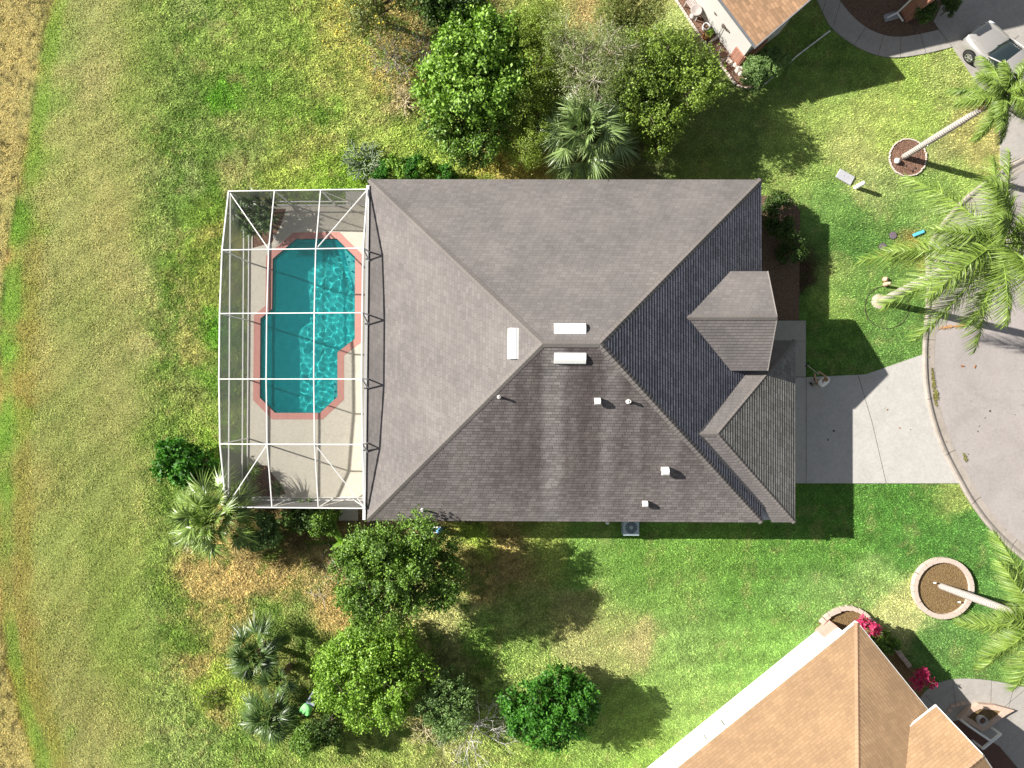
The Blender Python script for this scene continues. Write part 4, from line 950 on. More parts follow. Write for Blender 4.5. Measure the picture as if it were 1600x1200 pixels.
edging("garden_edging","pale scalloped edging around the brick corner of the brown house",GP([(1150,134),(1163,138.5),(1186,138)]),(.18,.10,.12),M_block)
edging("garden_edging","short row of bright stones between the cluttered bed and the clipped bush",GP([(1186,138),(1176,122),(1160,104)]),(.16,.12,.10),M_stone)
edging("garden_edging","thin white edging running beside the clipped green bush into deep shade",GP([(1189,137),(1215,114),(1250,84),(1304,43)]),(.45,.06,.12),M_white,gapk=1.0)
sb=smoothline(GP([(1281,973),(1290,963),(1304,954),(1322,949),(1340,953),(1355,964),(1378,990),(1402,1018),(1424,1046)]),4)
edging("garden_edging","curved pale block edging around the pink leaved plants by the white wall",sb,(.30,.24,.22),M_block,gapk=1.0)
edging("garden_edging","low curved brick edging round the mulch bed by the neighbour's path",GP([(1474,1118),(1490,1101),(1510,1096)]),(.25,.16,.12),M_pbr)
# thin soil ring in the turf round the tall palm by the kerb
# ------------------------------------------------------------------ vegetation
M_bark=simple("bark",(.17,.13,.10),.95,.3,9,bumps=.5,dist=.02)
M_barkg=simple("grey_bark",(.36,.32,.29),.95,.2,9,bumps=.4)
M_twig=simple("pale_dead_twigs",(.50,.43,.38),.9,.2,9)
M_ptrunk,nt,b=newmat("palm_trunk_bark")
tcn=N(nt,"ShaderNodeTexCoord"); spz=N(nt,"ShaderNodeSeparateXYZ"); nt.links.new(tcn.outputs["Object"],spz.inputs[0])
zz=mathn(nt,'ADD',mathn(nt,'MULTIPLY',spz.outputs[2],46.0),mathn(nt,'MULTIPLY',noise(nt,3,3),7.0)); sn=mathn(nt,'SINE',zz,None)
rr_=ramp(nt,[(.1,(.26,.22,.20)),(.45,(.42,.37,.34)),(.9,(.50,.45,.42))],mathn(nt,'MULTIPLY_ADD',sn,.35,mathn(nt,'MULTIPLY_ADD',noise(nt,12,4,.8),1.0,.02)))
nt.links.new(rr_.outputs[0],b.inputs["Base Color"]); b.inputs["Roughness"].default_value=.92; bump(nt,b,sn,.6,.02)
M_boot=simple("orange_palm_boots",(.48,.25,.11),.9,.35,9,bumps=.6,dist=.02)
def unit(v): return v/np.maximum(np.linalg.norm(v,axis=1,keepdims=True),1e-9)
def leaf_quads(c,d,nrm,L,Wd,fold=0.0):
    """rhombic leaves: c centres, d directions, nrm normals"""
    d=unit(d); s=unit(np.cross(d,nrm)); L=np.broadcast_to(L,(len(c),))[:,None]; Wd=np.broadcast_to(Wd,(len(c),))[:,None]
    V=np.stack([c-d*L/2,c+s*Wd/2+d*L*.05,c+d*L/2,c-s*Wd/2+d*L*.05],1).reshape(-1,3)
    return V,np.arange(len(V)).reshape(-1,4)
def merge(parts):
    Vs=[];Fs=[];b=0
    for V,F_ in parts: Vs.append(V); Fs.append(F_+b); b+=len(V)
    return np.concatenate(Vs),np.concatenate(Fs)
def segs_mesh(segs,k=5):
    """segs: list of (p0,p1,r0,r1) -> tube quads"""
    A=np.array([[*s[0]] for s in segs]); B=np.array([[*s[1]] for s in segs]); r0=np.array([s[2] for s in segs])[:,None]; r1=np.array([s[3] for s in segs])[:,None]
    d=unit(B-A); ref=np.where(np.abs(d[:,2:3])<.9,np.array([[0,0,1.]]),np.array([[1.,0,0]])); x=unit(np.cross(d,ref)); y=np.cross(d,x)
    B=B+d*r1*.3
    rings=[]
    for C_,r in ((A,r0),(B,r1)):
        for i in range(k):
            a=2*math.pi*i/k; rings.append(C_+(x*math.cos(a)+y*math.sin(a))*r)
    V=np.stack(rings,1).reshape(-1,3); n=len(segs); f=[]
    for i in range(k): f.append(np.stack([np.arange(n)*2*k+i,np.arange(n)*2*k+(i+1)%k,np.arange(n)*2*k+k+(i+1)%k,np.arange(n)*2*k+k+i],1))
    return V,np.concatenate(f)
def limb(segs,a,b,r0,r1,n=6,wob=.08,rg=rng,sag=0):
    a=np.array(a,float); b=np.array(b,float); L=np.linalg.norm(b-a); prev=a
    off=rg.normal(0,wob*L,3)
    for i in range(1,n+1):
        t=i/n; p=a+(b-a)*t+off*math.sin(math.pi*t)+rg.normal(0,wob*L*.12,3)*(i<n); p[2]+=sag*math.sin(math.pi*t)
        segs.append((prev,p,r0+(r1-r0)*(i-1)/n,r0+(r1-r0)*t)); prev=p
    return prev
def tree(name,label,cat,px,py,hc,R,rz,top,leaf,mat,nclump=26,nleaf=900,trunk_r=.16,bark=None,group=None,seed=1,base=None,stretch=(1,1,0),clump=.34,bright=0,up=.18,droop=0,multi=1,twigs=0,shape=None):
    """px,py: where the crown's centre shows; hc its height; R crown radius (m); leaf=(len,width)"""
    rg=np.random.default_rng(seed); c=P(px,py,hc); c0=np.array(c); R=R*1.16; nclump=int(nclump*1.2)
    bpos=np.array(P(*base,0)) if base else np.array((c.x,c.y,0))
    root=thing(name,label,cat,tuple(bpos),group=group)
    # clump centres: an uneven dome
    cs=[]; tries=0; sx,sy,rot=stretch; cr,sr=math.cos(rot),math.sin(rot)
    lob=rg.uniform(.72,1.08,7); ph=rg.uniform(0,6.28)
    while len(cs)<nclump and tries<6000:
        tries+=1
        a=rg.uniform(0,2*math.pi); rad=math.sqrt(rg.uniform(0,1)); el=rg.uniform(-.75,1)
        lobf=np.interp(((a+ph)%(2*math.pi))/(2*math.pi)*7,np.arange(8),np.append(lob,lob[0]))
        x=rad*math.cos(a)*sx*lobf; y=rad*math.sin(a)*sy*lobf; z=el*math.sqrt(max(0,1-rad*rad*.85))
        p=np.array([(x*cr-y*sr)*R*(1-clump*.5),(x*sr+y*cr)*R*(1-clump*.5),z*rz*.95+rg.uniform(-.2,.35)*rz])
        if all(np.linalg.norm((p-q)*np.array([1,1,1.2]))*1.0>R*clump*.74 for q in cs): cs.append(p)
    parts=[]; segs=[]
    for p in cs:
        rc=R*clump*rg.uniform(.62,1.12); m=int(2.1*nleaf*rg.uniform(.6,1.2)*(rc/(R*clump))**1.6)
        v=unit(rg.normal(0,1,(m,3))); v[:,2]=np.abs(v[:,2])*np.where(rg.random(m)<.78,1,-1)
        rr=rc*np.clip(rg.normal(.84,.20,m),.1,1.35)
        # sub-sprays
        sp=unit(rg.normal(0,1,(9,3))); near=np.argmax(v@sp.T,1); v=unit(v+sp[near]*.45)
        pos=c0+p+v*rr[:,None]*np.array([1,1,.95])
        nrm=unit(v*(1-up)+np.array([0,0,1])*up+rg.normal(0,.5,(m,3)))
        d=unit(np.cross(nrm,rg.normal(0,1,(m,3)))+v*.5+np.array([0,0,-droop]))
        l=leaf[0]*rg.uniform(.65,1.4,m); w=leaf[1]*rg.uniform(.75,1.4,m)
        parts.append(leaf_quads(pos,d,nrm,l,w))
    V,F_=merge(parts); V=V.copy(); V[:,2]=np.maximum(V[:,2],.04)
    loc=bpos
    crown=np_mesh("crown",V-loc,F_,mat,root)
    # trunk(s) and limbs that reach the clumps
    fork=np.array([bpos[0]*.6+c.x*.4,bpos[1]*.6+c.y*.4,max(.15,(hc-rz)*.75)])
    for k in range(multi):
        b0=bpos+np.array([rg.normal(0,.12*(multi>1)),rg.normal(0,.12*(multi>1)),-.05]); end=limb(segs,b0,fork+rg.normal(0,.05,3),trunk_r,trunk_r*.75,4,.05,rg)
    hub=limb(segs,fork,c0+np.array([0,0,-rz*.25]),trunk_r*.75,trunk_r*.45,4,.06,rg)
    for i,p in enumerate(cs):
        st=fork+(hub-fork)*rg.uniform(.1,1); e=limb(segs,st,c0+p*.92,trunk_r*.34,.018,5,.07,rg)
        for _ in range(3): limb(segs,c0+p*rg.uniform(.55,.9),c0+p+rg.normal(0,R*clump*.5,3),.022,.006,3,.08,rg)
    for _ in range(twigs):
        v=unit(rg.normal(0,1,(1,3)))[0]; v[2]=abs(v[2]); p=c0+cs[rg.integers(len(cs))]*.92; limb(segs,p,p+v*R*.35+rg.normal(0,.1,3),.02,.005,4,.1,rg)
    V,F_=segs_mesh(segs,6); V[:,2]=np.maximum(V[:,2],-.1)
    np_mesh("trunk",V-loc,F_,bark or M_bark,root,smooth=True)
    return root
def g_(r,g,b): return C(r,g,b,.5)
ML_bright=leafmat("broad_bright_leaves",(.04,.10,.01),(.34,.56,.08),transl=.14)
ML_cit=leafmat("lime_leaves",(.06,.14,.01),(.36,.58,.08),transl=.15)
ML_oak=leafmat("oak_leaves",(.022,.06,.008),(.22,.38,.05),transl=.08)
ML_oak2=leafmat("yellowish_oak_leaves",(.022,.055,.006),(.31,.44,.06),transl=.08)
ML_dk=leafmat("dark_leaves",(.018,.04,.008),(.10,.18,.03),transl=.12)
ML_glossy=leafmat("glossy_leaves",(.014,.06,.008),(.10,.30,.03),rough=.5,transl=.15,spec=.25)
ML_olive=leafmat("olive_leaves",(.07,.10,.02),(.32,.36,.10),transl=.2)
ML_fine=leafmat("fine_yellow_green",(.06,.11,.01),(.36,.48,.07),transl=.15)
ML_grey=leafmat("grey_green_leaves",(.08,.12,.03),(.42,.49,.19),transl=.2)
ML_blue=leafmat("bluish_green_leaves",(.04,.09,.02),(.26,.40,.12),transl=.1)
ML_pink=leafmat("pink_leaves",(.22,.01,.05),(.85,.09,.26),transl=.35,patch=4)
GT="trees and shrubs behind the house at the top"
tree("broadleaf_tree","bright green broad leaved tree, roundest and brightest of the group above the house","tree",744,112,3.0,2.5,1.5,5,(.17,.10),ML_bright,30,620,seed=11,group=GT,stretch=(1.05,1.15,.4))
tree("broadleaf_tree","loose dark green shrubby tree with gaps, just below the brightest tree","tree",730,196,2.3,2.15,1.1,3.5,(.13,.075),ML_oak,20,420,seed=12,group=GT,stretch=(1.05,.85,.2),twigs=20,clump=.30)
tree("broadleaf_tree","dark leafy tree cut by the top edge left of the brightest tree","tree",700,-2,3.2,1.6,1.2,5,(.12,.08),ML_dk,18,420,seed=13,group=GT,clump=.36)
tree("citrus_tree","sparse olive tree with yellow fruit at the top edge","tree",590,-2,2.6,1.75,1.1,4,(.10,.06),ML_olive,18,300,seed=14,group=GT,twigs=30,clump=.3)
tree("cypress_shrub","feathery yellow green shrub beside the bright tree, upper one","tree",836,78,2.6,1.75,1.4,4,(.09,.025),ML_fine,16,1100,seed=15,group=GT,clump=.42,up=.2,stretch=(.8,1.25,-.25))
tree("cypress_shrub","feathery olive shrub left of the large fan palm","tree",820,176,2.4,1.75,1.3,4,(.09,.025),ML_fine,16,1100,seed=16,group=GT,clump=.42,up=.2,stretch=(.85,1.35,.0))
tree("broadleaf_tree","pale grey green twiggy tree above the fan palm","tree",922,104,3.2,2.3,1.3,5,(.11,.025),ML_grey,26,520,seed=17,group=GT,clump=.36,twigs=150,bark=M_twig,up=.25)
tree("oak_tree","spreading yellow green oak beside the brown house's cluttered bed","tree",1028,132,2.6,2.35,1.6,4.6,(.10,.06),ML_oak2,34,560,seed=18,group=GT,clump=.30,stretch=(1,1.15,.2))
tree("oak_tree","smaller oak crown in deep shade below the spreading oak","tree",1020,212,1.8,1.3,.9,3.2,(.10,.06),ML_oak2,12,330,seed=19,group=GT,clump=.34)
tree("broadleaf_tree","loose pale green crown at the top edge above the twiggy tree","tree",985,28,2.2,1.7,.8,4,(.10,.04),ML_olive,18,420,seed=20,group=GT,clump=.34)
# south side
tree("oak_tree","rounded dark green oak overhanging the bottom eave of the main house","tree",620,888,3.7,2.5,1.8,6.5,(.11,.065),ML_oak,40,760,seed=21,trunk_r=.2,clump=.29,stretch=(1.05,1.0,.3))
tree("citrus_tree","rounded lime green tree beside the person in green","tree",575,1044,1.7,2.5,1.25,3.3,(.12,.075),ML_cit,38,560,seed=22,clump=.30,twigs=40)
tree("orange_tree","glossy dark green tree with a ragged shadow on the front lawn","tree",868,1098,1.65,1.8,1.2,3.2,(.17,.075),ML_glossy,26,480,seed=23,clump=.34,stretch=(1.3,.95,.35))
tree("shrub","bluish green shrub behind the white dead branches","shrub",698,1098,1.4,1.35,1.0,3,(.08,.05),ML_blue,22,600,seed=24,clump=.38)
tree("shrub","small dark bush at the foot of the lower fan palm","shrub",478,1158,1.5,.85,.85,3,(.08,.05),ML_oak,10,600,seed=25,clump=.42)
tree("shrub","dark shadowed shrub between the fan palm and its bush","shrub",512,1142,1.5,.85,.8,2.6,(.08,.05),ML_dk,10,450,seed=26,clump=.42)
tree("shrub","large leaved dark green bush left of the screen cage","shrub",290,724,1.2,1.25,.8,2.5,(.20,.11),ML_glossy,18,190,seed=27,clump=.36,stretch=(1.1,.85,0))
tree("shrub","small fresh green bush right of the big fan palm","shrub",404,832,1.3,.95,.7,2.5,(.13,.08),ML_blue,12,230,seed=28,clump=.36)
tree("shrub","dark bush under the bottom side of the screen cage","shrub",470,806,1.3,1.0,.8,2.5,(.10,.06),ML_dk,12,420,seed=29,clump=.38,stretch=(1.4,.6,0))
tree("shrub","dark green bush by the small slab at the cage's lower door","shrub",512,812,1.2,.75,.7,2.5,(.10,.06),ML_oak,9,420,seed=30,clump=.42)
for i,(x,y,r,lab) in enumerate(((598,272,.5,"leftmost"),(622,268,.62,"second"),(646,266,.66,"third"),(672,270,.6,"fourth"),(697,275,.5,"rightmost"))):
    tree("hedge_shrub",lab+" clump of the low green hedge above the house's upper eave, counted from the left","shrub",x,y,.8,r,.6,1.5,(.11,.05),ML_bright if i%2 else ML_glossy,8,260,seed=40+i,clump=.45,trunk_r=.03,group="hedge clumps along the upper eave")
tree("clipped_bush","dense clipped green bush at the brick corner of the brown house","shrub",1193,106,1.0,.92,.5,1.5,(.055,.04),ML_blue,22,900,seed=50,clump=.36,stretch=(1.35,.78,.62),trunk_r=.05)
for i,(x,y,r,lab) in enumerate(((1212,322,.65,"uppermost round shrub in the shaded front bed"),(1216,352,.6,"second round shrub down the shaded front bed"),(1234,388,.75,"widest round shrub in the shaded front bed"))):
    tree("shrub",lab,"shrub",x,y,.7,r,.6,1.4,(.07,.045),ML_dk,8,420,seed=52+i,clump=.45,trunk_r=.04,group="shrubs in the shaded front bed")
tree("bougainvillea","bright pink leaved plant at the tip of the tan roof","plant",1353,978,.9,.42,.4,1.4,(.18,.07),ML_pink,7,34,seed=60,clump=.5,trunk_r=.03)
tree("bougainvillea","deep pink plant half in shade beside the neighbour's curved path","plant",1436,1058,.9,.5,.45,1.4,(.19,.07),ML_pink,8,36,seed=61,clump=.5,trunk_r=.03,stretch=(1,1,0))
tree("shrub","dark green shrub in the shade of the tan roof between the pink plants","shrub",1385,1003,.7,.62,.5,1.3,(.12,.06),ML_oak,8,200,seed=62,clump=.45,trunk_r=.03,stretch=(1.3,.7,-.8))
tree("shrub","small low shrub beside the brick pillar near the top edge","shrub",1447,22,.8,.6,.5,1.3,(.08,.05),ML_dk,8,280,seed=63,clump=.45,trunk_r=.03)
tree("shrub","round clipped shrub at the edge of the shaded grey driveway","shrub",1484,12,.8,.45,.5,1.3,(.05,.03),ML_dk,8,500,seed=64,clump=.5,trunk_r=.03,stretch=(.8,1.3,0))
tree("shrub","low weedy green patch with a grey twiggy heart on the lawn","shrub",333,1090,.15,.62,.15,.3,(.07,.03),ML_fine,9,120,seed=65,clump=.4,trunk_r=.02)
# bare branching trees
def bare(name,label,px,py,h,seed,mat,n=7,L0=.9,spread=.8,lean=(0,0),group=None,depth=5,leaf=None):
    rg=np.random.default_rng(seed); b=np.array(P(px,py,0)); segs=[]; tips=[]
    def grow(p,d,L,r,k):
        q=p
        for i in range(3):
            d2=unit((d+rg.normal(0,.13,3))[None])[0]; e=q+d2*L/3; segs.append((q,e,r*(1-.12*i),r*(1-.12*(i+1)))); q=e; d=d2
        if k==0: tips.append(q); return
        for _ in range(rg.integers(2,4)):
            nd=unit((d+rg.normal(0,spread*.62,3)+np.array([0,0,.12]))[None])[0]; grow(q,nd,L*rg.uniform(.6,.9),r*.6,k-1)
    for i in range(n):
        a=2*math.pi*i/n+rg.uniform(-.4,.4); d=unit(np.array([[math.cos(a)*spread+lean[0],math.sin(a)*spread+lean[1],1.0]]))[0]
        grow(b+np.array([0,0,.02]),d,L0,.035,depth-1)
    root=thing(name,label,"tree",tuple(b),group=group); V,F_=segs_mesh(segs,4); V[:,2]=np.maximum(V[:,2],.02); np_mesh("branches",V-b,F_,mat,root)
    if leaf:
        T=np.array(tips); T=T[rg.random(len(T))<leaf[1]]; T=np.repeat(T,5,0)+rg.normal(0,.10,(len(T)*5,3))
        V,F_=leaf_quads(T,rg.normal(0,1,T.shape),rg.normal(0,1,T.shape)+np.array([0,0,1]),.10,.06); np_mesh("crown",V-b,F_,leaf[0],root)
bare("dead_tree","white bare dead branches leaning over the lawn beside the glossy green tree",745,1130,2,70,simple("bleached_wood",(.70,.65,.62),.9),7,.82,.8,(.05,.15),depth=5)
bare("bare_tree","grey twiggy leafless tree left of the bright green tree",660,118,3,71,M_barkg,8,.85,.8,(-.5,.55),group=GT,depth=5,leaf=(ML_oak,.3))
bare("bare_tree","low grey twiggy bush on the lawn left of the leafless tree",614,92,2,72,M_barkg,7,.6,.8,(-.2,.0),group=GT,depth=5,leaf=(ML_bright,.4))
bare("dead_brush","straw coloured dry brush beneath the leafless tree",633,160,1,73,simple("straw",(.50,.42,.28),.9),10,.42,1.6,(0,0),group=GT,depth=3)
bare("dead_brush","pale dry weeds at the foot of the bluish shrub",664,1140,1,74,simple("dry_weeds",(.42,.38,.22),.9),12,.38,1.7,(0,0),depth=3)
# prickly stem succulent at the corner of the roof
def succulent(label,px,py,seed,R,n,mat,name="succulent"):
    rg=np.random.default_rng(seed); b=np.array(P(px,py,0)); segs=[]
    for i in range(n):
        a=rg.uniform(0,6.28); r=R*math.sqrt(rg.uniform(0,1)); p=b+np.array([math.cos(a)*r*.8,math.sin(a)*r*.8,rg.uniform(.1,.7)])
        d=np.array([math.cos(a)+rg.normal(0,.8),math.sin(a)+rg.normal(0,.8),rg.uniform(-.1,.7)]); q=p+unit(d[None])[0]*rg.uniform(.25,.6); limb(segs,p,q,.028,.022,3,.12,rg)
    for i in range(8): limb(segs,b,b+np.array([rg.normal(0,R*.4),rg.normal(0,R*.4),.6]),.04,.03,3,.1,rg)
    root=thing(name,label,"plant",tuple(b)); V,F_=segs_mesh(segs,5); np_mesh("stems",V-b,F_,mat,root)
succulent("tangled grey green cactus stems beside the roof's upper left corner",570,256,80,.95,150,simple("cactus_green",(.20,.26,.15),.7,.35,10))

# ------------------------------------------------------------------ palms
def strips(base,dirs,nrm,L,W0,drop,nseg=3):
    """narrow drooping leaflets as strips; all arrays (n,..)"""
    n=len(base); side=unit(np.cross(dirs,nrm)); L=np.broadcast_to(L,(n,)); W0=np.broadcast_to(W0,(n,)); drop=np.broadcast_to(drop,(n,))
    pts=[]
    for k in range(nseg+1):
        t=k/nseg; c=base+dirs*(L*t)[:,None]+np.array([0,0,-1.])*(drop*L*t*t)[:,None]
        w=(W0*(1-t**1.6)*.5+.002)[:,None]; pts+= [c-side*w,c+side*w]
    V=np.stack(pts,1).reshape(-1,3); k2=2*(nseg+1); ids=np.arange(n)*k2; F_=[]
    for k in range(nseg): F_.append(np.stack([ids+2*k,ids+2*k+1,ids+2*k+3,ids+2*k+2],1))
    return V,np.concatenate(F_)
def fan_frond(root,crown,az,el,pet,Lf,mat,rg,loc,drp=.35):
    crown=np.array(crown); d=np.array([math.cos(az)*math.cos(el),math.sin(az)*math.cos(el),math.sin(el)])
    hub=crown+d*pet; hub[2]-=.10*pet*pet*math.cos(el)
    dd=unit((d+np.array([0,0,-.25]))[None])[0]; side=unit(np.cross(dd,[0,0,1.])[None])[0]; up=np.cross(side,dd)
    roll=rg.uniform(-.9,.9); side,up=side*math.cos(roll)+up*math.sin(roll),up*math.cos(roll)-side*math.sin(roll)
    m=26; th=np.linspace(-1.55,1.55,m)+rg.normal(0,.025,m)
    D=unit(dd*np.cos(th)[:,None]+side*np.sin(th)[:,None]+up*(.12*np.cos(th*2))[:,None]); st=hub+D*.03+dd*.12*np.cos(th)[:,None]
    V,F_=strips(st,D,np.tile(up,(m,1))+rg.normal(0,.3,(m,3)),Lf*(1-.28*(np.abs(th)/1.55)**2)*rg.uniform(.88,1.08,m),Lf*.06,drp*rg.uniform(.5,1.7,m),4)
    sg=[]; limb(sg,crown,hub+dd*.15,.018,.012,4,.02,rg); V2,F2=segs_mesh(sg,4)
    V,F_=merge([(V,F_),(V2,F2)]); return np_mesh("frond",V-loc,F_,mat,root)
def fan_palm(label,px,py,h,n,pet,Lf,mat,seed,group=None,name="fan_palm",trunk=.16,lo=-.5,hi=1.4,drp=.4,base=None,droop=0):
    rg=np.random.default_rng(seed); c=np.array(P(px,py,h)); b=np.array(P(*base,0)) if base else np.array([c[0],c[1],0.])
    root=thing(name,label,"palm",tuple(b),group=group)
    for i in range(n):
        t=i/n; fan_frond(root,c+np.array([0,0,-.25*t]),i*2.399+rg.normal(0,.15),hi+(lo-hi)*t**.8+rg.normal(0,.1),pet*rg.uniform(.75,1.15)*(.3+.7*t**.7),Lf*rg.uniform(.85,1.12),mat,rg,b,drp)
    sg=[]; limb(sg,b-np.array([0,0,.05]),c-np.array([0,0,.15]),trunk*1.1,trunk*.9,8,.02,rg); V,F_=segs_mesh(sg,10)
    np_mesh("trunk",V-b,F_,M_bark,root,smooth=True); return root
MP_sabal=leafmat("sabal_fronds",(.03,.07,.012),(.34,.46,.16),rough=.36,transl=.08,spec=.55,patch=2)
MP_green=leafmat("palm_green",(.03,.07,.008),(.30,.43,.09),rough=.38,transl=.08,spec=.5,patch=2)
MP_dark=leafmat("palm_dark",(.012,.035,.006),(.13,.22,.05),rough=.4,transl=.06,spec=.45,patch=2)
MP_queen=leafmat("queen_palm_leaflets",(.03,.075,.006),(.30,.42,.08),rough=.45,transl=.12,spec=.35,patch=1.5)
fan_palm("large pale green fan palm touching the house's upper eave","x",0,0,0) if False else None
GF="fan palms around the back garden"
fan_palm("large silvery fan palm touching the house's upper eave",914,206,2.9,46,1.95,1.15,MP_sabal,90,GF,lo=-.35)
fan_palm("big bushy fan palm at the lower left corner of the screen cage",330,808,2.6,42,1.6,1.02,MP_green,91,GF,lo=-.3)
fan_palm("upper of the two dark fan palms on the lawn at lower left",398,1024,1.5,26,1.15,.85,MP_dark,92,GF,lo=-.2)
fan_palm("lower of the two dark fan palms on the lawn at lower left",420,1120,1.2,26,.95,.85,MP_dark,93,GF,lo=-.2)
fan_palm("young fan palm leaning out of the dark palms' shadow",436,1062,1.7,7,.7,.8,MP_dark,94,GF,lo=.1)
# strap leaved plants in the cage beds
def rosette(root,loc,c,n,L,wd,mat,rg,lo=.1,hi=1.4,drp=.5,name="leaves"):
    th=rg.uniform(0,6.28,n); el=rg.uniform(lo,hi,n); D=np.stack([np.cos(th)*np.cos(el),np.sin(th)*np.cos(el),np.sin(el)],1)
    V,F_=strips(np.tile(np.array(c),(n,1))+rg.normal(0,.03,(n,3)),D,np.tile([0,0,1.],(n,1))+rg.normal(0,.2,(n,3)),L*rg.uniform(.7,1.15,n),wd,drp*rg.uniform(.5,1.4,n),4); return V-np.array(loc),F_
def strap_plant(label,px,py,h,heads,R,n,L,wd,mat,seed,name="strap_plant",drp=.5,lo=.1):
    rg=np.random.default_rng(seed); b=np.array(P(px,py,0)); b[2]=.05; root=thing(name,label,"plant",tuple(b)); parts=[]; sg=[]
    for i in range(heads):
        a=i*2.4; r=R*math.sqrt((i+.3)/heads); p=b+np.array([math.cos(a)*r,math.sin(a)*r,h*rg.uniform(.55,1)]); parts.append(rosette(root,b,p,n,L,wd,mat,rg,drp=drp,lo=lo)); limb(sg,b+np.array([math.cos(a)*r*.3,math.sin(a)*r*.3,-.02]),p,.035,.03,4,.05,rg)
    V,F_=merge(parts); V[:,2]=np.maximum(V[:,2],.03); np_mesh("leaves",V,F_,mat,root); V,F_=segs_mesh(sg,5); np_mesh("stems",V-b,F_,M_bark,root)
strap_plant("large dark spiky plant in the upper left corner of the cage",413,345,1.7,20,1.05,34,.62,.08,MP_dark,95)
strap_plant("small spiky grass clump beside the cage's lower left bed",438,762,.35,3,.25,60,.42,.018,MP_dark,96,name="grass_clump")
strap_plant("fine leaved fern at the top of the cage's lower left bed",402,735,.8,4,.25,60,.45,.022,MP_green,97,name="fern")
strap_plant("wispy sedge in the corner of the cage's lower left bed",383,760,.7,4,.3,50,.5,.018,MP_dark,98,name="fern")
strap_plant("dried brown plant in the middle of the cage's lower left bed",415,757,.2,3,.25,26,.35,.03,simple("dead_brown_leaves",(.22,.12,.06),.9,.3),99,name="dead_plant")
strap_plant("banana plant with broad torn leaves beside the oak",540,838,1.1,1,.1,8,1.1,.26,ML_bright,101,name="banana_plant",drp=.5,lo=.0)
strap_plant("single bright green banana shoot at the oak's left edge",526,914,.2,1,.02,3,.5,.14,ML_bright,102,name="banana_shoot",drp=.3,lo=.0)
# queen palms
def queen(label,base,crown_px,h,nf,L,seed,group,tilt=(0,0),azoff=0,trunk_r=.19,boots=.8,azs=None):
    rg=np.random.default_rng(seed); b=np.array(P(*base,0)); c=np.array(P(*crown_px,h)); root=thing("queen_palm",label,"palm",tuple(b),group=group)
    # trunk: grey, ringed, a slight bulge
    ts=np.linspace(0,1,22); pts=[b+(c-b)*t+np.array([0,0,0]) for t in ts]; bend=np.cross(c-b,[0,0,1.]); 
    rr=[trunk_r*(.78+.34*math.sin(math.pi*min(1,t*1.15))+.25*math.exp(-t*9)) *(1 if i%2 else .985) for i,t in enumerate(ts)]
    o=MB().tube([Vector(p-b) for p in pts],rr,14).build("trunk",M_ptrunk,root,smooth=True)
    # boots
    u=unit((c-b)[None])[0]; parts=[]; mbb=MB(); top=c-u*.15
    for i in range(46):
        t=rg.uniform(0,1)**1.3; a=rg.uniform(0,6.28); x=unit(np.cross(u,[0,1,0])[None])[0]; y=np.cross(u,x); rad=(x*math.cos(a)+y*math.sin(a))
        p=top-u*boots*t+rad*trunk_r*.8; q=p+u*rg.uniform(.15,.4)+rad*rg.uniform(.06,.2); mbb.tube([Vector(p-b),Vector((p+q)/2+rad*.03-b),Vector(q-b)],[.045,.04,.02],5)
    mbb.build("boots",M_boot,root)
    for i in range(nf):
        t=(i+.5)/nf; az=(azs[i] if azs is not None else i*2.399+azoff)+rg.normal(0,.12); el=1.25-1.45*t+rg.normal(0,.08); Lf=L*rg.uniform(.88,1.08)*(1.3 if azs is not None and abs(az-3.59)<.2 else 1)
        d=np.array([math.cos(az)*math.cos(el),math.sin(az)*math.cos(el),math.sin(el)]); hz=np.array([math.cos(az),math.sin(az),0]); sidev=np.array([-math.sin(az),math.cos(az),0])
        S=24; ss=np.linspace(0,1,S); dr=(.26+.16*math.cos(el))*Lf; cur=rg.normal(0,.14)
        R=c+d*(ss*Lf)[:,None]+np.array([0,0,-1.])*(dr*ss**2.2)[:,None]+sidev*(cur*Lf*ss**2)[:,None]+np.array([0,0,-1])*0
        T=unit(np.gradient(R,axis=0)); m=125
        sp=np.linspace(.10,.995,m); sp2=np.concatenate([sp,sp]); sg_=np.concatenate([np.ones(m),-np.ones(m)])
        Rb=np.stack([np.interp(sp2,ss,R[:,k]) for k in range(3)],1); Tb=unit(np.stack([np.interp(sp2,ss,T[:,k]) for k in range(3)],1))
        Sd=unit(np.cross(Tb,[0,0,1.]))*sg_[:,None]; Up=np.cross(Sd,Tb)*sg_[:,None]
        fwd=(.55+.9*sp2**2)[:,None]; plum=rg.normal(0,.38,(2*m,1)); D=unit(Sd+Tb*fwd+np.array([0,0,1.])*plum+np.array([0,0,-.12])+rg.normal(0,.08,(2*m,3)))
        Ll=Lf*.185*np.sin(np.pi*np.clip(sp2*.86+.12,0,1))**.6*rg.uniform(.85,1.12,2*m)+.08
        V1=strips(Rb,D,np.tile([0,0,1.],(2*m,1))+rg.normal(0,.5,(2*m,3)),Ll,.027,rg.uniform(.35,1.0,2*m),3)
        sgs=[(R[k],R[k+1],.026*(1-ss[k])+.006,.026*(1-ss[k+1])+.006) for k in range(S-1)]; V2=segs_mesh(sgs,4)
        V,F_=merge([V1,V2]); np_mesh("frond",V-b,F_,MP_queen,root)
    return root
GQ="queen palms along the kerb and driveways"
queen("queen palm in the small stone ringed bed beside the parked car",(1411,246),(1567,150),6.6,17,1.9,110,GQ,boots=1.1,azoff=.6,trunk_r=.145)
queen("tallest queen palm whose fronds hide the kerb and the street",(1375,471),(1560,380),8.6,22,4.0,111,GQ,trunk_r=.17,azs=[math.radians(v) for v in (60,150,240,330,15,105,195,285,132,40,172,258,310,203,262,90,0,140,206,246,268,186)])
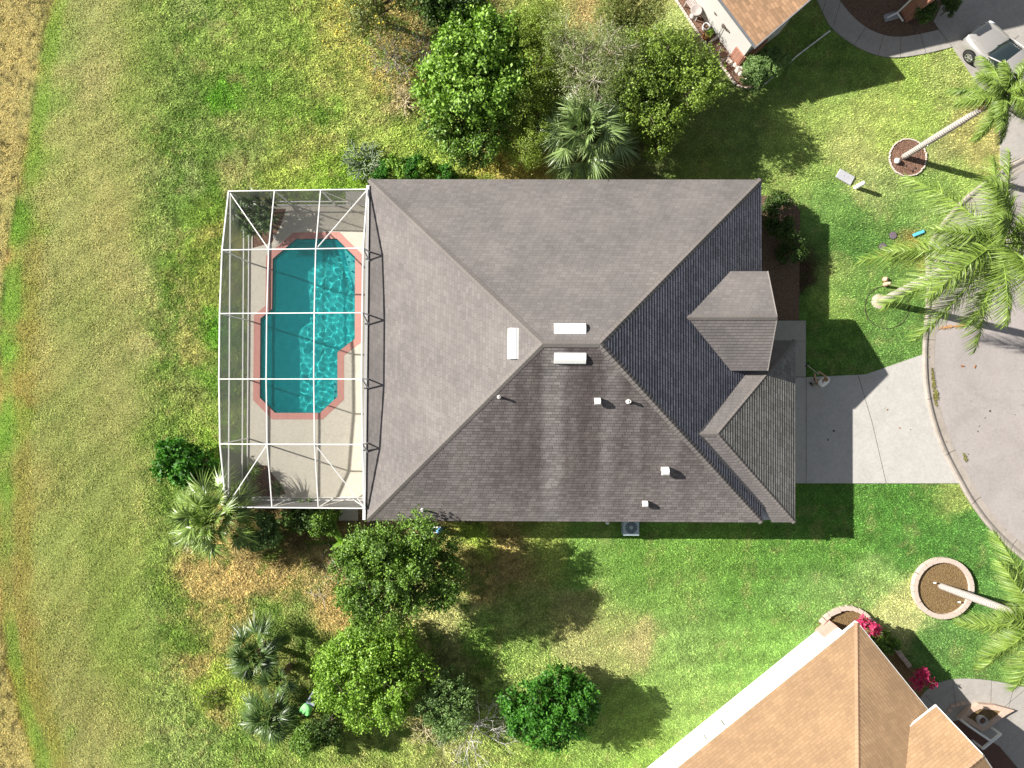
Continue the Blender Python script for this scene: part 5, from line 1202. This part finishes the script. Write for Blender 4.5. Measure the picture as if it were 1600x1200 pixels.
queen("queen palm with its trunk base in the large block ringed bed",(1468,915),(1615,968),6.4,19,3.3,112,GQ,boots=.6,azoff=1.0,trunk_r=.165)

tr_=thing("tree_ring","round cut ring in the turf with a sandy patch at the tall palm's foot","tree ring",tuple(P(1386,480,0)))
MB().tube([(1.12*math.cos(a),1.08*math.sin(a),.0) for a in np.linspace(0,2*math.pi,49)],.022,6,cap=False).build("cut_edge",simple("dark_soil",(.06,.05,.03),.95),tr_)
MB().lathe([(0,.05),(.20,.045),(.38,.0)],24,(-.42,.30,0),cap=False).build("sand",simple("pale_sand",(.50,.42,.34),.95,.2,12),tr_)
# ------------------------------------------------------------------ car
M_paint,nt,b=newmat("silver_beige_paint"); b.inputs["Base Color"].default_value=(.36,.345,.33,1); b.inputs["Metallic"].default_value=.35; b.inputs["Roughness"].default_value=.32; b.inputs["Coat Weight"].default_value=.6
M_cglass=simple("tinted_glass",(.012,.02,.022),.05,.05,1,spec=.9); M_blk=simple("black_plastic",(.02,.02,.02),.5); M_tyre=simple("tyre_rubber",(.025,.025,.026),.9)
M_chrome=simple("bright_alloy",(.7,.7,.72),.25,.03,4,metal=.8)
wheelc=Vector(G2(1516,88))*.991; hd=Vector((-.60,.80)); rt=Vector((.80,.60))
cc_=wheelc+rt*.80-hd*1.38
car=thing("parked_car","silver beige car parked on the bright driveway, partly under palm fronds","car",(cc_.x,cc_.y,.045),rz=math.atan2(hd.y,hd.x)-math.pi/2)
# local frame: +Y forward, +X right
def loft(secs,mat,name,par,smooth=True,caps=True):
    mb=MB(); k=len(secs[0]); vs=[v for s in secs for v in s]; fs=[]
    for i in range(len(secs)-1):
        for j in range(k-1): fs.append((i*k+j,(i+1)*k+j,(i+1)*k+j+1,i*k+j+1))
    if caps: fs+= [tuple(range(k)),tuple((len(secs)-1)*k+j for j in range(k))[::-1]]
    mb.add(vs,fs); o=mb.build(name,mat,par,smooth=smooth); return o
# body: (y, half width, bottom z, shoulder z, top z, crown half width)
B_=[(2.32,.30,.32,.52,.60,.22),(2.27,.62,.26,.55,.68,.48),(2.12,.80,.24,.60,.76,.62),(1.80,.885,.22,.66,.84,.68),(1.38,.90,.22,.72,.93,.70),(.95,.905,.20,.80,1.00,.72),(.3,.91,.20,.86,1.02,.74),(-.8,.91,.20,.90,1.04,.74),(-1.6,.905,.22,.94,1.08,.72),(-2.05,.86,.26,.92,1.06,.68),(-2.25,.74,.30,.86,.98,.58),(-2.32,.5,.36,.7,.86,.4)]
secs=[]
for y,hwd,zb,zs,zt,cw in B_:
    h=[(-hwd*.94,zb),(-hwd,zb+.14),(-hwd,zs-.12),(-hwd*.97,zs),(-(hwd+cw)/2,zs+(zt-zs)*.72),(-cw*.9,zt-.005),(-cw*.5,zt+.02),(0,zt+.03)]
    h=h+[(-x,z) for x,z in h[:-1][::-1]]; secs.append([(x,y,z) for x,z in h])
body=loft(secs,M_paint,"body",car)
MB_=[(.98,.69,.995,.02),(.62,.66,1.19,.03),(.22,.62,1.40,.03),(-.1,.60,1.47,.03),(-.9,.60,1.49,.03),(-1.5,.58,1.44,.03),(-1.9,.60,1.22,.03),(-2.12,.62,1.04,.02)]
cab=[]
for y,w,z,_ in MB_:
    zb=.98; pts=[(-w-.10*(z-zb)/.5-.02,zb),(-w-.05,zb+(z-zb)*.55),(-w+.03,z-.03),(-w*.55,z+.015),(0,z+.03)]
    pts=pts+[(-x,q) for x,q in pts[:-1][::-1]]; cab.append([(x,y,q) for x,q in pts])
gls=loft(cab,M_cglass,"glasshouse",car)
rf=[]
for y,w,z in ((.16,.60,1.435),(-.1,.60,1.487),(-.9,.60,1.507),(-1.45,.58,1.465)):
    pts=[(-w-.0,z-.045),(-w*.9,z+.0),(-w*.5,z+.022),(0,z+.032)]; pts=pts+[(-x,q) for x,q in pts[:-1][::-1]]; rf.append([(x,y,q) for x,q in pts])
loft(rf,M_paint,"roof_panel",car,caps=False)
mb=MB()
for sx in (-1,1):
    mb.tube([(sx*.74,1.0,1.0),(sx*.70,.62,1.20),(sx*.65,.22,1.41),(sx*.615,-.1,1.475),(sx*.61,-.9,1.49),(sx*.60,-1.5,1.44),(sx*.63,-1.9,1.22),(sx*.66,-2.1,1.06)],.035,8)
    mb.tube([(sx*.735,-.45,1.02),(sx*.62,-.45,1.47)],.035,6); mb.tube([(sx*.74,.98,1.01),(sx*.76,-.8,1.03),(sx*.74,-2.0,1.06)],.02,6)
mb.build("pillar",M_paint,car,smooth=True)
# bonnet creases, wipers, grille, lights, mirrors
MB().tube([(-.58,2.0,.80),(-.60,1.5,.925),(-.62,1.02,1.005)],.014,6).tube([(.58,2.0,.80),(.60,1.5,.925),(.62,1.02,1.005)],.014,6).build("bonnet_crease",M_paint,car)
MB().beam((-.6,1.0,1.02),(.0,.86,1.085),.02,.015).beam((-.02,1.02,1.02),(.55,.84,1.095),.02,.015).build("wiper",M_blk,car)
MB().box((0,2.31,.52),(.7,.06,.16)).box((0,2.31,.33),(.9,.06,.10)).build("grille",M_blk,car)
MB().tube([(-.3,2.33,.6),(0,2.345,.61),(.3,2.33,.6)],.014,6).build("grille_bar",M_chrome,car)
for sx in (-1,1):
    l=MB().tube([(sx*.50,2.26,.63),(sx*.68,2.16,.68),(sx*.80,1.95,.74)],[.05,.075,.03],8).build("headlight",simple("lamp_glass",(.7,.72,.74),.1),car,smooth=True)
    l=MB().tube([(sx*.70,-2.22,.82),(sx*.80,-2.12,.86)],[.08,.06],8).build("tail_light",simple("red_lens",(.4,.02,.02),.2),car,smooth=True)
    mi=MB().box((sx*.98,.78,1.04),(.20,.10,.13)).beam((sx*.84,.74,.99),(sx*.93,.78,1.02),.05,.04).build("mirror",M_paint,car,bevel=.03)
    for yy in (1.38,-1.32):
        ty=MB(); pr=[(.20,-.10),(.31,-.11),(.335,-.08),(.335,.08),(.31,.11),(.20,.10)]
        vs=[];n_=28
        for r,x in pr:
            for k in range(n_): a=2*math.pi*k/n_; vs.append((sx*.85+x,yy+r*math.cos(a),.335+r*math.sin(a)))
        ty.add(vs,[(i*n_+k,i*n_+(k+1)%n_,((i+1)%len(pr))*n_+(k+1)%n_,((i+1)%len(pr))*n_+k) for i in range(len(pr)) for k in range(n_)])
        wh=thing("wheel",None,None); wh.parent=car
        ty.build("tyre",M_tyre,wh,smooth=True)
        rm=MB(); xo=sx*.955
        for k in range(5):
            a=2*math.pi*k/5+.3; rm.beam((xo,yy,.335),(xo-sx*.005,yy+.205*math.cos(a),.335+.205*math.sin(a)),.03,.055,up=Vector((1,0,0)))
        vs=[]; 
        for r,x in ((.19,xo-sx*.04),(.215,xo-sx*.04),(.215,xo),(.195,xo)):
            for k in range(n_): a=2*math.pi*k/n_; vs.append((x,yy+r*math.cos(a),.335+r*math.sin(a)))
        rm.add(vs,[(i*n_+k,i*n_+(k+1)%n_,((i+1)%4)*n_+(k+1)%n_,((i+1)%4)*n_+k) for i in range(4) for k in range(n_)])
        rm.build("rim",M_chrome,wh)
# wheel wells
MB().tube([(-.895,1.38-.0,.335),(-.86,1.38,.335)],.40,24).tube([(-.915,-1.32,.335),(-.86,-1.32,.335)],.40,24).tube([(.915,1.38,.335),(.86,1.38,.335)],.40,24).tube([(.915,-1.32,.335),(.86,-1.32,.335)],.40,24).build("wheel_arch",M_blk,car)

# ------------------------------------------------------------------ people
M_skin=simple("skin",(.52,.31,.22),.6,.05); M_hair=simple("brown_hair",(.07,.04,.02),.7,.3,30)
def skin_body(name,joints,edges,mat,parent,sub=2,root_i=0):
    me=bpy.data.meshes.new(name); me.from_pydata([j[0] for j in joints],edges,[]); me.materials.append(mat)
    o=bpy.data.objects.new(name,me); link(o,parent)
    sk=me.skin_vertices if len(me.skin_vertices) else None
    md=o.modifiers.new("skin",'SKIN')
    if not len(me.skin_vertices):
        bm=bmesh.new(); bm.from_mesh(me); bm.verts.layers.skin.verify(); bm.to_mesh(me); bm.free()
    for i,j in enumerate(joints):
        r=j[1]; me.skin_vertices[0].data[i].radius=(r,r) if not hasattr(r,'__len__') else r
        me.skin_vertices[0].data[i].use_root=(i==root_i)
    md.use_smooth_shade=True
    ss=o.modifiers.new("subdivision",'SUBSURF'); ss.levels=sub; ss.render_levels=sub; return o
def person(label,base,rz,pose,shirt,trousers,hairm,shoe,sleeve=True,loose=1.0):
    """pose: dict of joints in local metres, facing +Y"""
    root=thing("person",label,"person",base,rz)
    J=pose; names=list(J); idx={n:i for i,n in enumerate(names)}
    rad=dict(pelvis=.125,waist=.115,chest=.135,neckb=.06,neck=.055,headb=.085,head=.095,headt=.07,shl=.055,shr=.055,ell=.042,elr=.042,wrl=.028,wrr=.028,hal=(.042,.018),har=(.042,.018),hipl=.085,hipr=.085,knl=.06,knr=.06,anl=.04,anr=.04,tol=.04,tor=.04)
    ed=[('pelvis','waist'),('waist','chest'),('chest','neckb'),('neckb','neck'),('neck','headb'),('headb','head'),('head','headt'),('chest','shl'),('chest','shr'),('shl','ell'),('shr','elr'),('ell','wrl'),('elr','wrr'),('wrl','hal'),('wrr','har'),('pelvis','hipl'),('pelvis','hipr'),('hipl','knl'),('hipr','knr'),('knl','anl'),('knr','anr'),('anl','tol'),('anr','tor')]
    js=[(J[n],rad[n]) for n in names]; es=[(idx[a],idx[b]) for a,b in ed]
    # fingers
    for hnd,wr in (('hal','wrl'),('har','wrr')):
        h=Vector(J[hnd]); w=Vector(J[wr]); d=(h-w).normalized(); s_=d.cross(Vector((0,0,1))); s_=s_.normalized() if s_.length>.1 else Vector((1,0,0)); cu=s_.cross(d)
        for k,(off,Lf) in enumerate(((-.032,.068),(-.011,.078),(.011,.074),(.032,.058))):
            a=h+s_*off+d*.03; m=a+d*Lf*.55-cu*.008; e=m+d*Lf*.4-cu*.03
            i0=len(js); js+= [(tuple(a),.010),(tuple(m),.009),(tuple(e),.007)]; es+=[(idx[hnd],i0),(i0,i0+1),(i0+1,i0+2)]
        a=w+d*.03+s_*(-.04); e=a+d*.045-s_*.02; i0=len(js); js+=[(tuple(a),.012),(tuple(e),.009)]; es+=[(idx[wr],i0),(i0,i0+1)]
    bd=skin_body("body",js,es,M_skin,root)
    V3=lambda n:Vector(J[n])
    # clothes: slightly larger skins
    def cloth(name,ch,mat,sub=2):
        n2=[]; 
        for a,b_ in ch:
            for q in (a,b_):
                if q not in n2: n2.append(q)
        pts={q:(V3(q) if q in J else None) for q in n2}
        jj=[]; 
        for q in n2:
            if q.endswith('~'):   # part way: 'shl>ell~'
                a,b_=q[:-1].split('>'); p=V3(a).lerp(V3(b_),.55); r=(rad[a]*.45+rad[b_]*.55) if not hasattr(rad[b_],'__len__') else rad[a]
            else: p=V3(q); r=rad[q]
            jj.append((tuple(p),r*1.22*(loose if mat is shirt else 1)+.012))
        return skin_body(name,jj,[(n2.index(a),n2.index(b_)) for a,b_ in ch],mat,root,sub)
    cloth("shirt",[('pelvis','waist'),('waist','chest'),('chest','neckb'),('chest','shl'),('chest','shr'),('shl','shl>ell~'),('shr','shr>elr~')],shirt)
    cloth("trousers",[('pelvis','hipl'),('pelvis','hipr'),('hipl','knl'),('hipr','knr'),('knl','anl'),('knr','anr')],trousers)
    h=V3('head'); hm=MB(); ax=(V3('headt')-V3('headb')).normalized()
    fw=Vector(pose_f) if (pose_f:=J.get('_f')) else Vector((0,1,0))
    # hair cap
    q=ax.to_track_quat('Z','Y'); vs=[];fs=[];nn=16;rows_=7
    for i in range(rows_):
        ph=math.pi*.56*i/(rows_-1); 
        for k in range(nn): a=2*math.pi*k/nn; vs.append(h-fw*.02+ax*.02+q@Vector((.103*math.sin(ph)*math.cos(a),.112*math.sin(ph)*math.sin(a),.118*math.cos(ph))))
    for i in range(rows_-1):
        for k in range(nn): fs.append((i*nn+k,i*nn+(k+1)%nn,(i+1)*nn+(k+1)%nn,(i+1)*nn+k))
    hm.add(vs,fs); hm.build("hair",hairm,root,smooth=True)
    # face: nose, eyes, mouth, ears on the front of the head
    sd_=ax.cross(fw).normalized(); fc=MB(); fc.tube([h+fw*.085+ax*.01,h+fw*.115-ax*.025],[.009,.015],6); fc.tube([h+sd_*.095,h+sd_*.105-ax*.03],[.02,.014],6); fc.tube([h-sd_*.095,h-sd_*.105-ax*.03],[.02,.014],6); fc.build("nose_and_ears",M_skin,root,smooth=True)
    ey=MB(); 
    for s1 in (-1,1): ey.tube([h+fw*.088+sd_*.032*s1+ax*.015,h+fw*.096+sd_*.032*s1+ax*.015],.010,8)
    ey.tube([h+fw*.09-ax*.05-sd_*.022,h+fw*.095-ax*.052,h+fw*.09-ax*.05+sd_*.022],.006,6); ey.build("eyes_and_mouth",simple("dark_eye",(.05,.02,.02),.4),root)
    for an,to in (('anl','tol'),('anr','tor')):
        a=V3(an); t_=V3(to); d=(t_-a).normalized(); MB().tube([a-d*.06-Vector((0,0,.02)),a+d*.02-Vector((0,0,.015)),t_,t_+d*.04],[.045,.055,.048,.03],8).build("shoe",shoe,root,smooth=True)
    return root
# the gardener in green: bent double, one leg behind, reaching to the ground
bend=dict(pelvis=(0,-.10,.90),waist=(0,.08,.98),chest=(0,.30,.98),neckb=(0,.44,.93),neck=(0,.50,.90),headb=(0,.55,.86),head=(0,.61,.80),headt=(0,.67,.74),
 shl=(-.20,.34,.94),shr=(.20,.34,.94),ell=(-.27,.42,.68),elr=(.24,.46,.68),wrl=(-.22,.56,.46),wrr=(.16,.60,.46),hal=(-.20,.61,.38),har=(.13,.65,.38),
 hipl=(-.09,-.10,.86),hipr=(.09,-.10,.86),knl=(-.12,.05,.47),knr=(.13,-.30,.50),anl=(-.12,-.02,.09),anr=(.14,-.62,.14),tol=(-.13,.12,.04),tor=(.14,-.52,.04))
M_lime=simple("lime_green_cloth",(.28,.85,.26),.85,.12,14,bumps=.4,dist=.02); M_jean=simple("grey_blue_cloth",(.26,.29,.40),.9,.12,14)
p0=P(482,1103,.9); person("person in a bright green shirt bending over between the lime green tree and dark palms",(p0.x,p0.y,0),math.radians(148),bend,M_lime,M_jean,M_hair,simple("brown_shoe",(.08,.05,.03),.7),loose=1.75)
stand=dict(pelvis=(0,0,.92),waist=(0,.04,1.06),chest=(0,.12,1.30),neckb=(0,.17,1.44),neck=(0,.19,1.49),headb=(0,.21,1.54),head=(0,.23,1.62),headt=(0,.24,1.70),
 shl=(-.19,.13,1.38),shr=(.19,.13,1.38),ell=(-.27,.26,1.14),elr=(.27,.24,1.14),wrl=(-.16,.46,1.02),wrr=(.14,.50,1.12),hal=(-.12,.53,1.0),har=(.10,.56,1.1),
 hipl=(-.09,0,.88),hipr=(.09,0,.88),knl=(-.11,.04,.48),knr=(.12,.10,.48),anl=(-.12,-.04,.09),anr=(.13,.06,.09),tol=(-.14,.10,.04),tor=(.15,.20,.04))
M_wsh=simple("white_cloth",(.74,.74,.72),.85,.06,14,bumps=.4,dist=.02)
p1=P(1287,599,1.2); th1=math.radians(28)
person("person in loose white shirt holding a thin pole on the shaded driveway",(p1.x,p1.y,.045),th1,stand,M_wsh,simple("khaki_cloth",(.30,.27,.21),.9),simple("light_brown_hair",(.24,.14,.07),.7,.3,30),simple("dark_shoe",(.04,.035,.03),.7),loose=1.5)
hx=Matrix.Rotation(th1,3,'Z')@Vector((-.01,.56,1.08))+Vector((p1.x,p1.y,.045))
far_=P(1261,570,.02)
pl_=thing("pole","thin pale pole held by the person in the white shirt","pole",tuple(far_))
MB().tube([Vector((0,0,.0)),(hx-far_)*1.12],.016,8).build("shaft",simple("aluminium_pole",(.65,.66,.6),.4),pl_)
MB().box((0,0,.02),(.30,.06,.05),rz=1.0).build("pole_head",M_blk,pl_)
# ------------------------------------------------------------------ small things
ac=thing("air_conditioner","square blue grey air conditioner on the ground against the lower wall","air conditioner",(*P(986,824,.7).xy,0.02))
M_ac=simple("ac_casing",(.42,.52,.56),.5,.05); M_acd=simple("ac_dark",(.05,.08,.10),.6)
MB().box((0,0,.36),(.74,.74,.70)).build("casing",M_acd,ac,bevel=.05)
mb=MB(); 
for z in np.linspace(.08,.66,12): mb.box((0,0,z),(.77,.77,.014))
mb.build("louvre",M_ac,ac)
mb=MB(); mb.prism([(-.39,-.39),(.39,-.39),(.39,.39),(-.39,.39)],.70,.74,holes=[[(.30*math.cos(a),.30*math.sin(a)) for a in np.linspace(0,2*math.pi,24,endpoint=False)]]); mb.build("top_cover",M_ac,ac,bevel=.02)
mb=MB()
for r in (.29,.24,.19,.14): mb.tube([(r*math.cos(a),r*math.sin(a),.745) for a in np.linspace(0,2*math.pi,25)],.006,4,cap=False)
for a in np.linspace(0,math.pi,6,endpoint=False): mb.beam((-.29*math.cos(a),-.29*math.sin(a),.74),(.29*math.cos(a),.29*math.sin(a),.74),.01,.01)
mb.build("fan_grille",M_ac,ac)
MB().lathe([(0,.71),(.09,.71),(.09,.76),(0,.76)],16,cap=False).build("fan_hub",M_ac,ac)
mb=MB()
for k in range(4):
    a=k*math.pi/2; mb.beam((.06*math.cos(a),.06*math.sin(a),.69),(.26*math.cos(a+.3),.26*math.sin(a+.3),.70),.13,.01)
mb.build("fan_blade",M_blk,ac)
pm=thing("pool_pump","blue and white pool equipment half hidden by the oak at the lower wall","pool pump",(*P(679,829,.5).xy,0.02))
MB().tube([(-.45,0,.30),(-.1,0,.30),(0,0,.30)],[.13,.14,.11],12).build("motor",simple("navy_motor",(.03,.07,.16),.4),pm,smooth=True)
MB().lathe([(.16,0),(.17,.5),(.14,.62),(.05,.66)],16,(.25,0,0)).build("filter",simple("blue_tank",(.10,.25,.42),.4),pm,smooth=True)
MB().tube([(-.1,.0,.42),(-.1,-.1,.5),(.3,-.1,.5)],.03,8).tube([(-.1,.16,.42),(.3,.16,.48)],.03,8).build("pipe",M_white,pm)
hb=thing("utility_meter","small white meter cap at the lower wall left of the air conditioner","meter",(*P(949,817,.6).xy,0.0)); MB().lathe([(.05,0),(.05,.5),(.09,.52),(.09,.6),(0,.62)],12,cap=False).build("post",M_white,hb)
# street-side utilities
ub=thing("utility_cover","flat grey utility cover set in the lawn beside the white post","utility cover",(*G2(1320,277),0),rz=math.radians(-30))
MB().box((0,0,.03),(.86,.48,.10)).build("lid",simple("grey_lid",(.40,.40,.43),.8),ub,bevel=.02); MB().lathe([(.03,0),(.03,.01)],10,(.1,.05,.08)).lathe([(.03,0),(.03,.01)],10,(-.1,.0,.08)).build("bolt",M_metal,ub)
up_=thing("marker_post","short rounded white post casting a dark shadow on the front lawn","post",(*G2(1337,293),0))
MB().lathe([(.11,-.05),(.11,.70),(.10,.80),(.06,.86),(0,.88)],20,cap=False).build("post_body",M_white,up_,smooth=True)
MB().lathe([(.118,.62),(.118,.66)],20,cap=False).build("band",M_wallg,up_)
for i,(x,y,lab) in enumerate(((1395,368,"dark round valve cover in the lawn under the palm fronds, right of the other"),(1379,386,"dark round valve cover in the lawn at the tip of the fallen brown frond"))):
    v=thing("valve_cover",lab,"valve cover",(*G2(x,y),0),group="valve covers"); MB().lathe([(.19,0),(.19,.04),(.17,.05),(0,.05)],20,cap=False).build("lid",simple("purple_grey",(.14,.11,.13),.8) if i==0 else bpy.data.materials["purple_grey"],v); MB().lathe([(.205,0),(.205,.03),(.19,.03)],20,cap=False).build("rim",M_blk,v)
bl=thing("recycling_lid","flat turquoise board lying in the grass by the kerb","board",(*G2(1434,365),.05),rz=math.radians(22)); MB().box((0,0,.03),(.62,.16,.05)).build("board",simple("turquoise",(.12,.48,.62),.5),bl,bevel=.02)
# fallen brown fronds
def fallen(label,a,b,seed,n=90,L=.3):
    rg=np.random.default_rng(seed); A=np.array(P(*a,.05)); B=np.array(P(*b,.06)); ss=rg.uniform(0,1,n)
    R=A+(B-A)*ss[:,None]; T=unit((B-A)[None])[0]; side=np.array([-T[1],T[0],0]); D=unit(T*rg.uniform(.7,1.6,(n,1))+side*rg.choice([-1,1],(n,1))*rg.uniform(.1,.7,(n,1))+np.array([0,0,1])*rg.uniform(-.02,.2,(n,1)))
    V1=strips(R,D,np.tile([0,0,1.],(n,1)),L*rg.uniform(.6,1.3,n),.022,.05,2); V2=segs_mesh([(A,B,.025,.01)],5); V,F_=merge([V1,V2]); V[:,2]=np.maximum(V[:,2],.02)
    r=thing("fallen_frond",label,"palm frond",tuple(A*np.array([1,1,0]))); np_mesh("leaflets",V-np.array([A[0],A[1],0]),F_,simple("dry_frond",(.50,.28,.12),.9,.3),r)
fallen("dry orange frond lying on the lawn beside the valve covers",(1466,388),(1376,398),120)
fallen("dry brown frond lying across the tall palm's shadow on the street",(1512,508),(1470,512),121,60,.25)
fallen("pale dry frond fallen on the lawn beneath the tall palm",(1500,486-48),(1450,445),122,60,.3) if False else None
# stick debris by the oak
def sticks(label,px,py,seed,n,R,name="fallen_branch",mat=None,L=.5):
    rg=np.random.default_rng(seed); b=np.array(P(px,py,.0)); segs=[]
    for i in range(n):
        p=b+np.array([rg.normal(0,R),rg.normal(0,R),.04]); a=rg.uniform(0,6.28); limb(segs,p,p+np.array([math.cos(a),math.sin(a),.08])*L*rg.uniform(.4,1),.018,.008,3,.08,rg)
    r=thing(name,label,"branch",tuple(b)); V,F_=segs_mesh(segs,5); V[:,2]=np.maximum(V[:,2],.015); np_mesh("twigs",V-b,F_,mat or M_twig,r)
sticks("pale broken branch lying in the dry grass left of the oak",500,932,130,6,.14,L=.7)
sticks("scatter of dry banana leaves and sticks at the oak's left edge",518,880,131,34,.42,name="leaf_litter",mat=simple("pale_litter",(.52,.42,.34),.9,.25),L=.35)
sticks("tangle of pale sticks in the bed by the brick corner",1140,88,132,40,.38,name="brushwood",L=.5)
fg=thing("garden_figurine","small tan garden figurine standing on the lawn by the tall palm","figurine",(*G2(1382,441),0))
MB().lathe([(.10,0),(.12,.10),(.09,.22),(.11,.32),(.05,.40),(.08,.46),(.07,.54),(0,.58)],14,(0,-.12,0),cap=False).lathe([(.12,0),(.13,.1),(.10,.2),(0,.24)],12,(0,.14,0),cap=False).build("figure",simple("tan_resin",(.55,.38,.27),.7),fg,smooth=True)
# clutter of the bed by the grey wall
M_wr=simple("weathered_white",(.42,.37,.35),.8,.12,10)
def at(px,py,z=.03): p=P(px,py,z); return (p.x,p.y,z)
bn=thing("garden_bench","ornate white garden bench in the red mulch by the grey wall","bench",at(1082,18),rz=math.radians(-52))
mb=MB()
for k in range(5): mb.box((0,-.16+.08*k,.42),(1.0,.05,.03))
mb.build("seat",M_wr,bn)
mb=MB()
for k in range(9): mb.beam((-.48+.12*k,.22,.42),(-.48+.12*k,.30,.85+.06*math.sin(k*math.pi/8)),.03,.03)
mb.tube([(-.52,.30,.82),(-.25,.31,.90),(0,.31,.93),(.25,.31,.90),(.52,.30,.82)],.03,8); mb.build("backrest",M_wr,bn)
for x,y in ((-.46,-.18),(.46,-.18),(-.46,.22),(.46,.22)): MB().beam((x,y,0),(x,y,.42),.05,.05,up=Vector((1,0,0))).build("leg",M_wr,bn)
bb_=thing("birdbath","round pale birdbath beside the white bench","birdbath",at(1083,26)); MB().lathe([(.20,0),(.10,.06),(.08,.45),(.12,.52)],20).build("pedestal",M_wr,bb_,smooth=True); MB().lathe([(.10,.50),(.26,.58),(.29,.64),(.26,.64),(.1,.56),(0,.56)],28,cap=False).build("basin",M_wr,bb_,smooth=True)
for i,(x,y,r,h,mat_,lab) in enumerate(((1101,46,.19,.34,simple("white_glaze",(.78,.78,.78),.3),"round white pot in the red mulch"),(1105,57,.17,.3,simple("yellow_glaze",(.42,.40,.10),.4),"yellow green glazed pot near the garden stakes"),(1100,60,.14,.26,simple("orange_clay",(.45,.18,.05),.7),"orange clay pot below the yellow one"))):
    pt=thing("flower_pot",lab,"pot",at(x,y),group="pots in the cluttered bed"); MB().lathe([(r*.6,0),(r,h*.5),(r*.85,h*.9),(r,h),(r*.8,h),(r*.7,h*.7)],20,cap=False).build("pot",mat_,pt,smooth=True); MB().lathe([(0,h*.8),(r*.75,h*.8)],16,cap=False).build("soil",M_mulch,pt)
strap_plant("yellow green leafy plant growing beside the glazed pot",1107,54,.3,3,.1,16,.25,.05,ML_cit,140,name="potted_plant")
for i,(x,y) in enumerate(((1108,40),(1119,60),(1127,66))):
    sk_=thing("garden_stake",("uppermost","middle","lowest")[i]+" dark metal flower stake leaning by the grey wall","garden stake",at(x,y),group="flower stakes in the cluttered bed")
    MB().tube([(0,0,0),(.02,.01,1.2)],.012,6).build("stem",M_blk,sk_); MB().lathe([(0,1.14),(.10,1.17),(.13,1.24),(.0,1.26)],7,(.02,.01,0),cap=False).build("flower_head",simple("dark_bronze",(.10,.07,.06),.5),sk_)
    pass
lg=thing("log","short weathered log lying across the cluttered bed","log",at(1115,63),rz=.6); MB().tube([(-.32,0,.09),(0,.01,.10),(.34,0,.09)],[.07,.08,.065],10).build("wood",M_barkg,lg,smooth=True)
rg=np.random.default_rng(5)
for i in range(22):
    t_=rg.uniform(0,1); x=1136+44*t_+rg.normal(0,3); y=88+44*t_+rg.normal(0,3.5); r=rg.uniform(.07,.16)
    me=bpy.data.meshes.new("rock"); bm=bmesh.new(); bmesh.ops.create_icosphere(bm,subdivisions=2,radius=r)
    for v in bm.verts: v.co*=rg.uniform(.82,1.15); v.co.z*=.65
    bm.to_mesh(me); bm.free(); me.materials.append(M_stone); ro=bpy.data.objects.new("rock",me); link(ro); ro.location=at(x,y,.05); tag(ro,"pale rock among the stones at the foot of the brick corner","rock","rocks at the brick corner")
bt=thing("deck_bottle","small white bottle lying on the deck by the spiky plant","bottle",(*G2(430.5,371.5),DZ),rz=-1.25); MB().tube([(-.14,0,.05),(.08,0,.05),(.12,0,.05),(.17,0,.05)],[.05,.05,.02,.02],10).build("bottle",M_white,bt,smooth=True)
for i,(a,b_) in enumerate(((1455,908),(1493,938))):
    sl_=thing("path_light",("upper left","lower right")[i]+" small spot lamp in the large block ringed bed","lamp",(*G2(a,b_),.13),group="spot lamps in the large ring"); MB().tube([(0,0,0),(0,0,.16)],.012,6).build("stake",M_blk,sl_); MB().tube([(-.07,0,.16),(.05,.0,.2)],[.03,.045],8).build("lamp_head",M_white,sl_)
ut=thing("garden_globe","white globe on the red mulch in the small stone ringed bed","globe",(*G2(1399,253),.04)); MB().lathe([(0.02,0),(.11,.04),(.15,.14),(.11,.24),(0,.28)],18,cap=False).build("globe",M_white,ut,smooth=True)
for i,(a,b_) in enumerate(((1409,263),(1424,267),(1428,252))):
    sl_=thing("path_light",("lowest left","lower right","middle")[i]+" thin dark stake lamp in the small stone ringed bed","lamp",(*G2(a,b_),.04),group="stake lamps in the small ring"); MB().tube([(0,0,0),(0,0,.35)],.01,6).build("stake",M_blk,sl_); MB().lathe([(.02,.33),(.06,.36),(.0,.40)],10,cap=False).build("lamp_head",M_blk,sl_)
# citrus fruit dropped on the lawn
rg=np.random.default_rng(9); M_fr=simple("yellow_fruit",(.75,.58,.08),.5)
me=bpy.data.meshes.new("fruit"); bm=bmesh.new(); bmesh.ops.create_icosphere(bm,subdivisions=2,radius=.045); bm.to_mesh(me); bm.free(); me.materials.append(M_fr)
for i in range(26):
    o=bpy.data.objects.new("citrus_fruit",me); link(o); x=rg.uniform(505,575); y=rg.uniform(-5,80)*(1-(x-505)/160); p=P(x,y,0); o.location=(p.x,p.y,.05); tag(o,"yellow citrus fruit dropped on the lawn left of the sparse fruit tree","fruit","fallen citrus fruit")
for i in range(24):
    a=rg.uniform(0,6.28); r=rg.uniform(.2,1.6); p=P(590,0,3.3); o=bpy.data.objects.new("citrus_fruit",me); link(o); o.location=(p.x+r*math.cos(a),p.y+r*math.sin(a),3.2+rg.uniform(-.3,.4)); tag(o,"yellow citrus fruit hanging in the sparse tree at the top edge","fruit","citrus fruit on the tree")
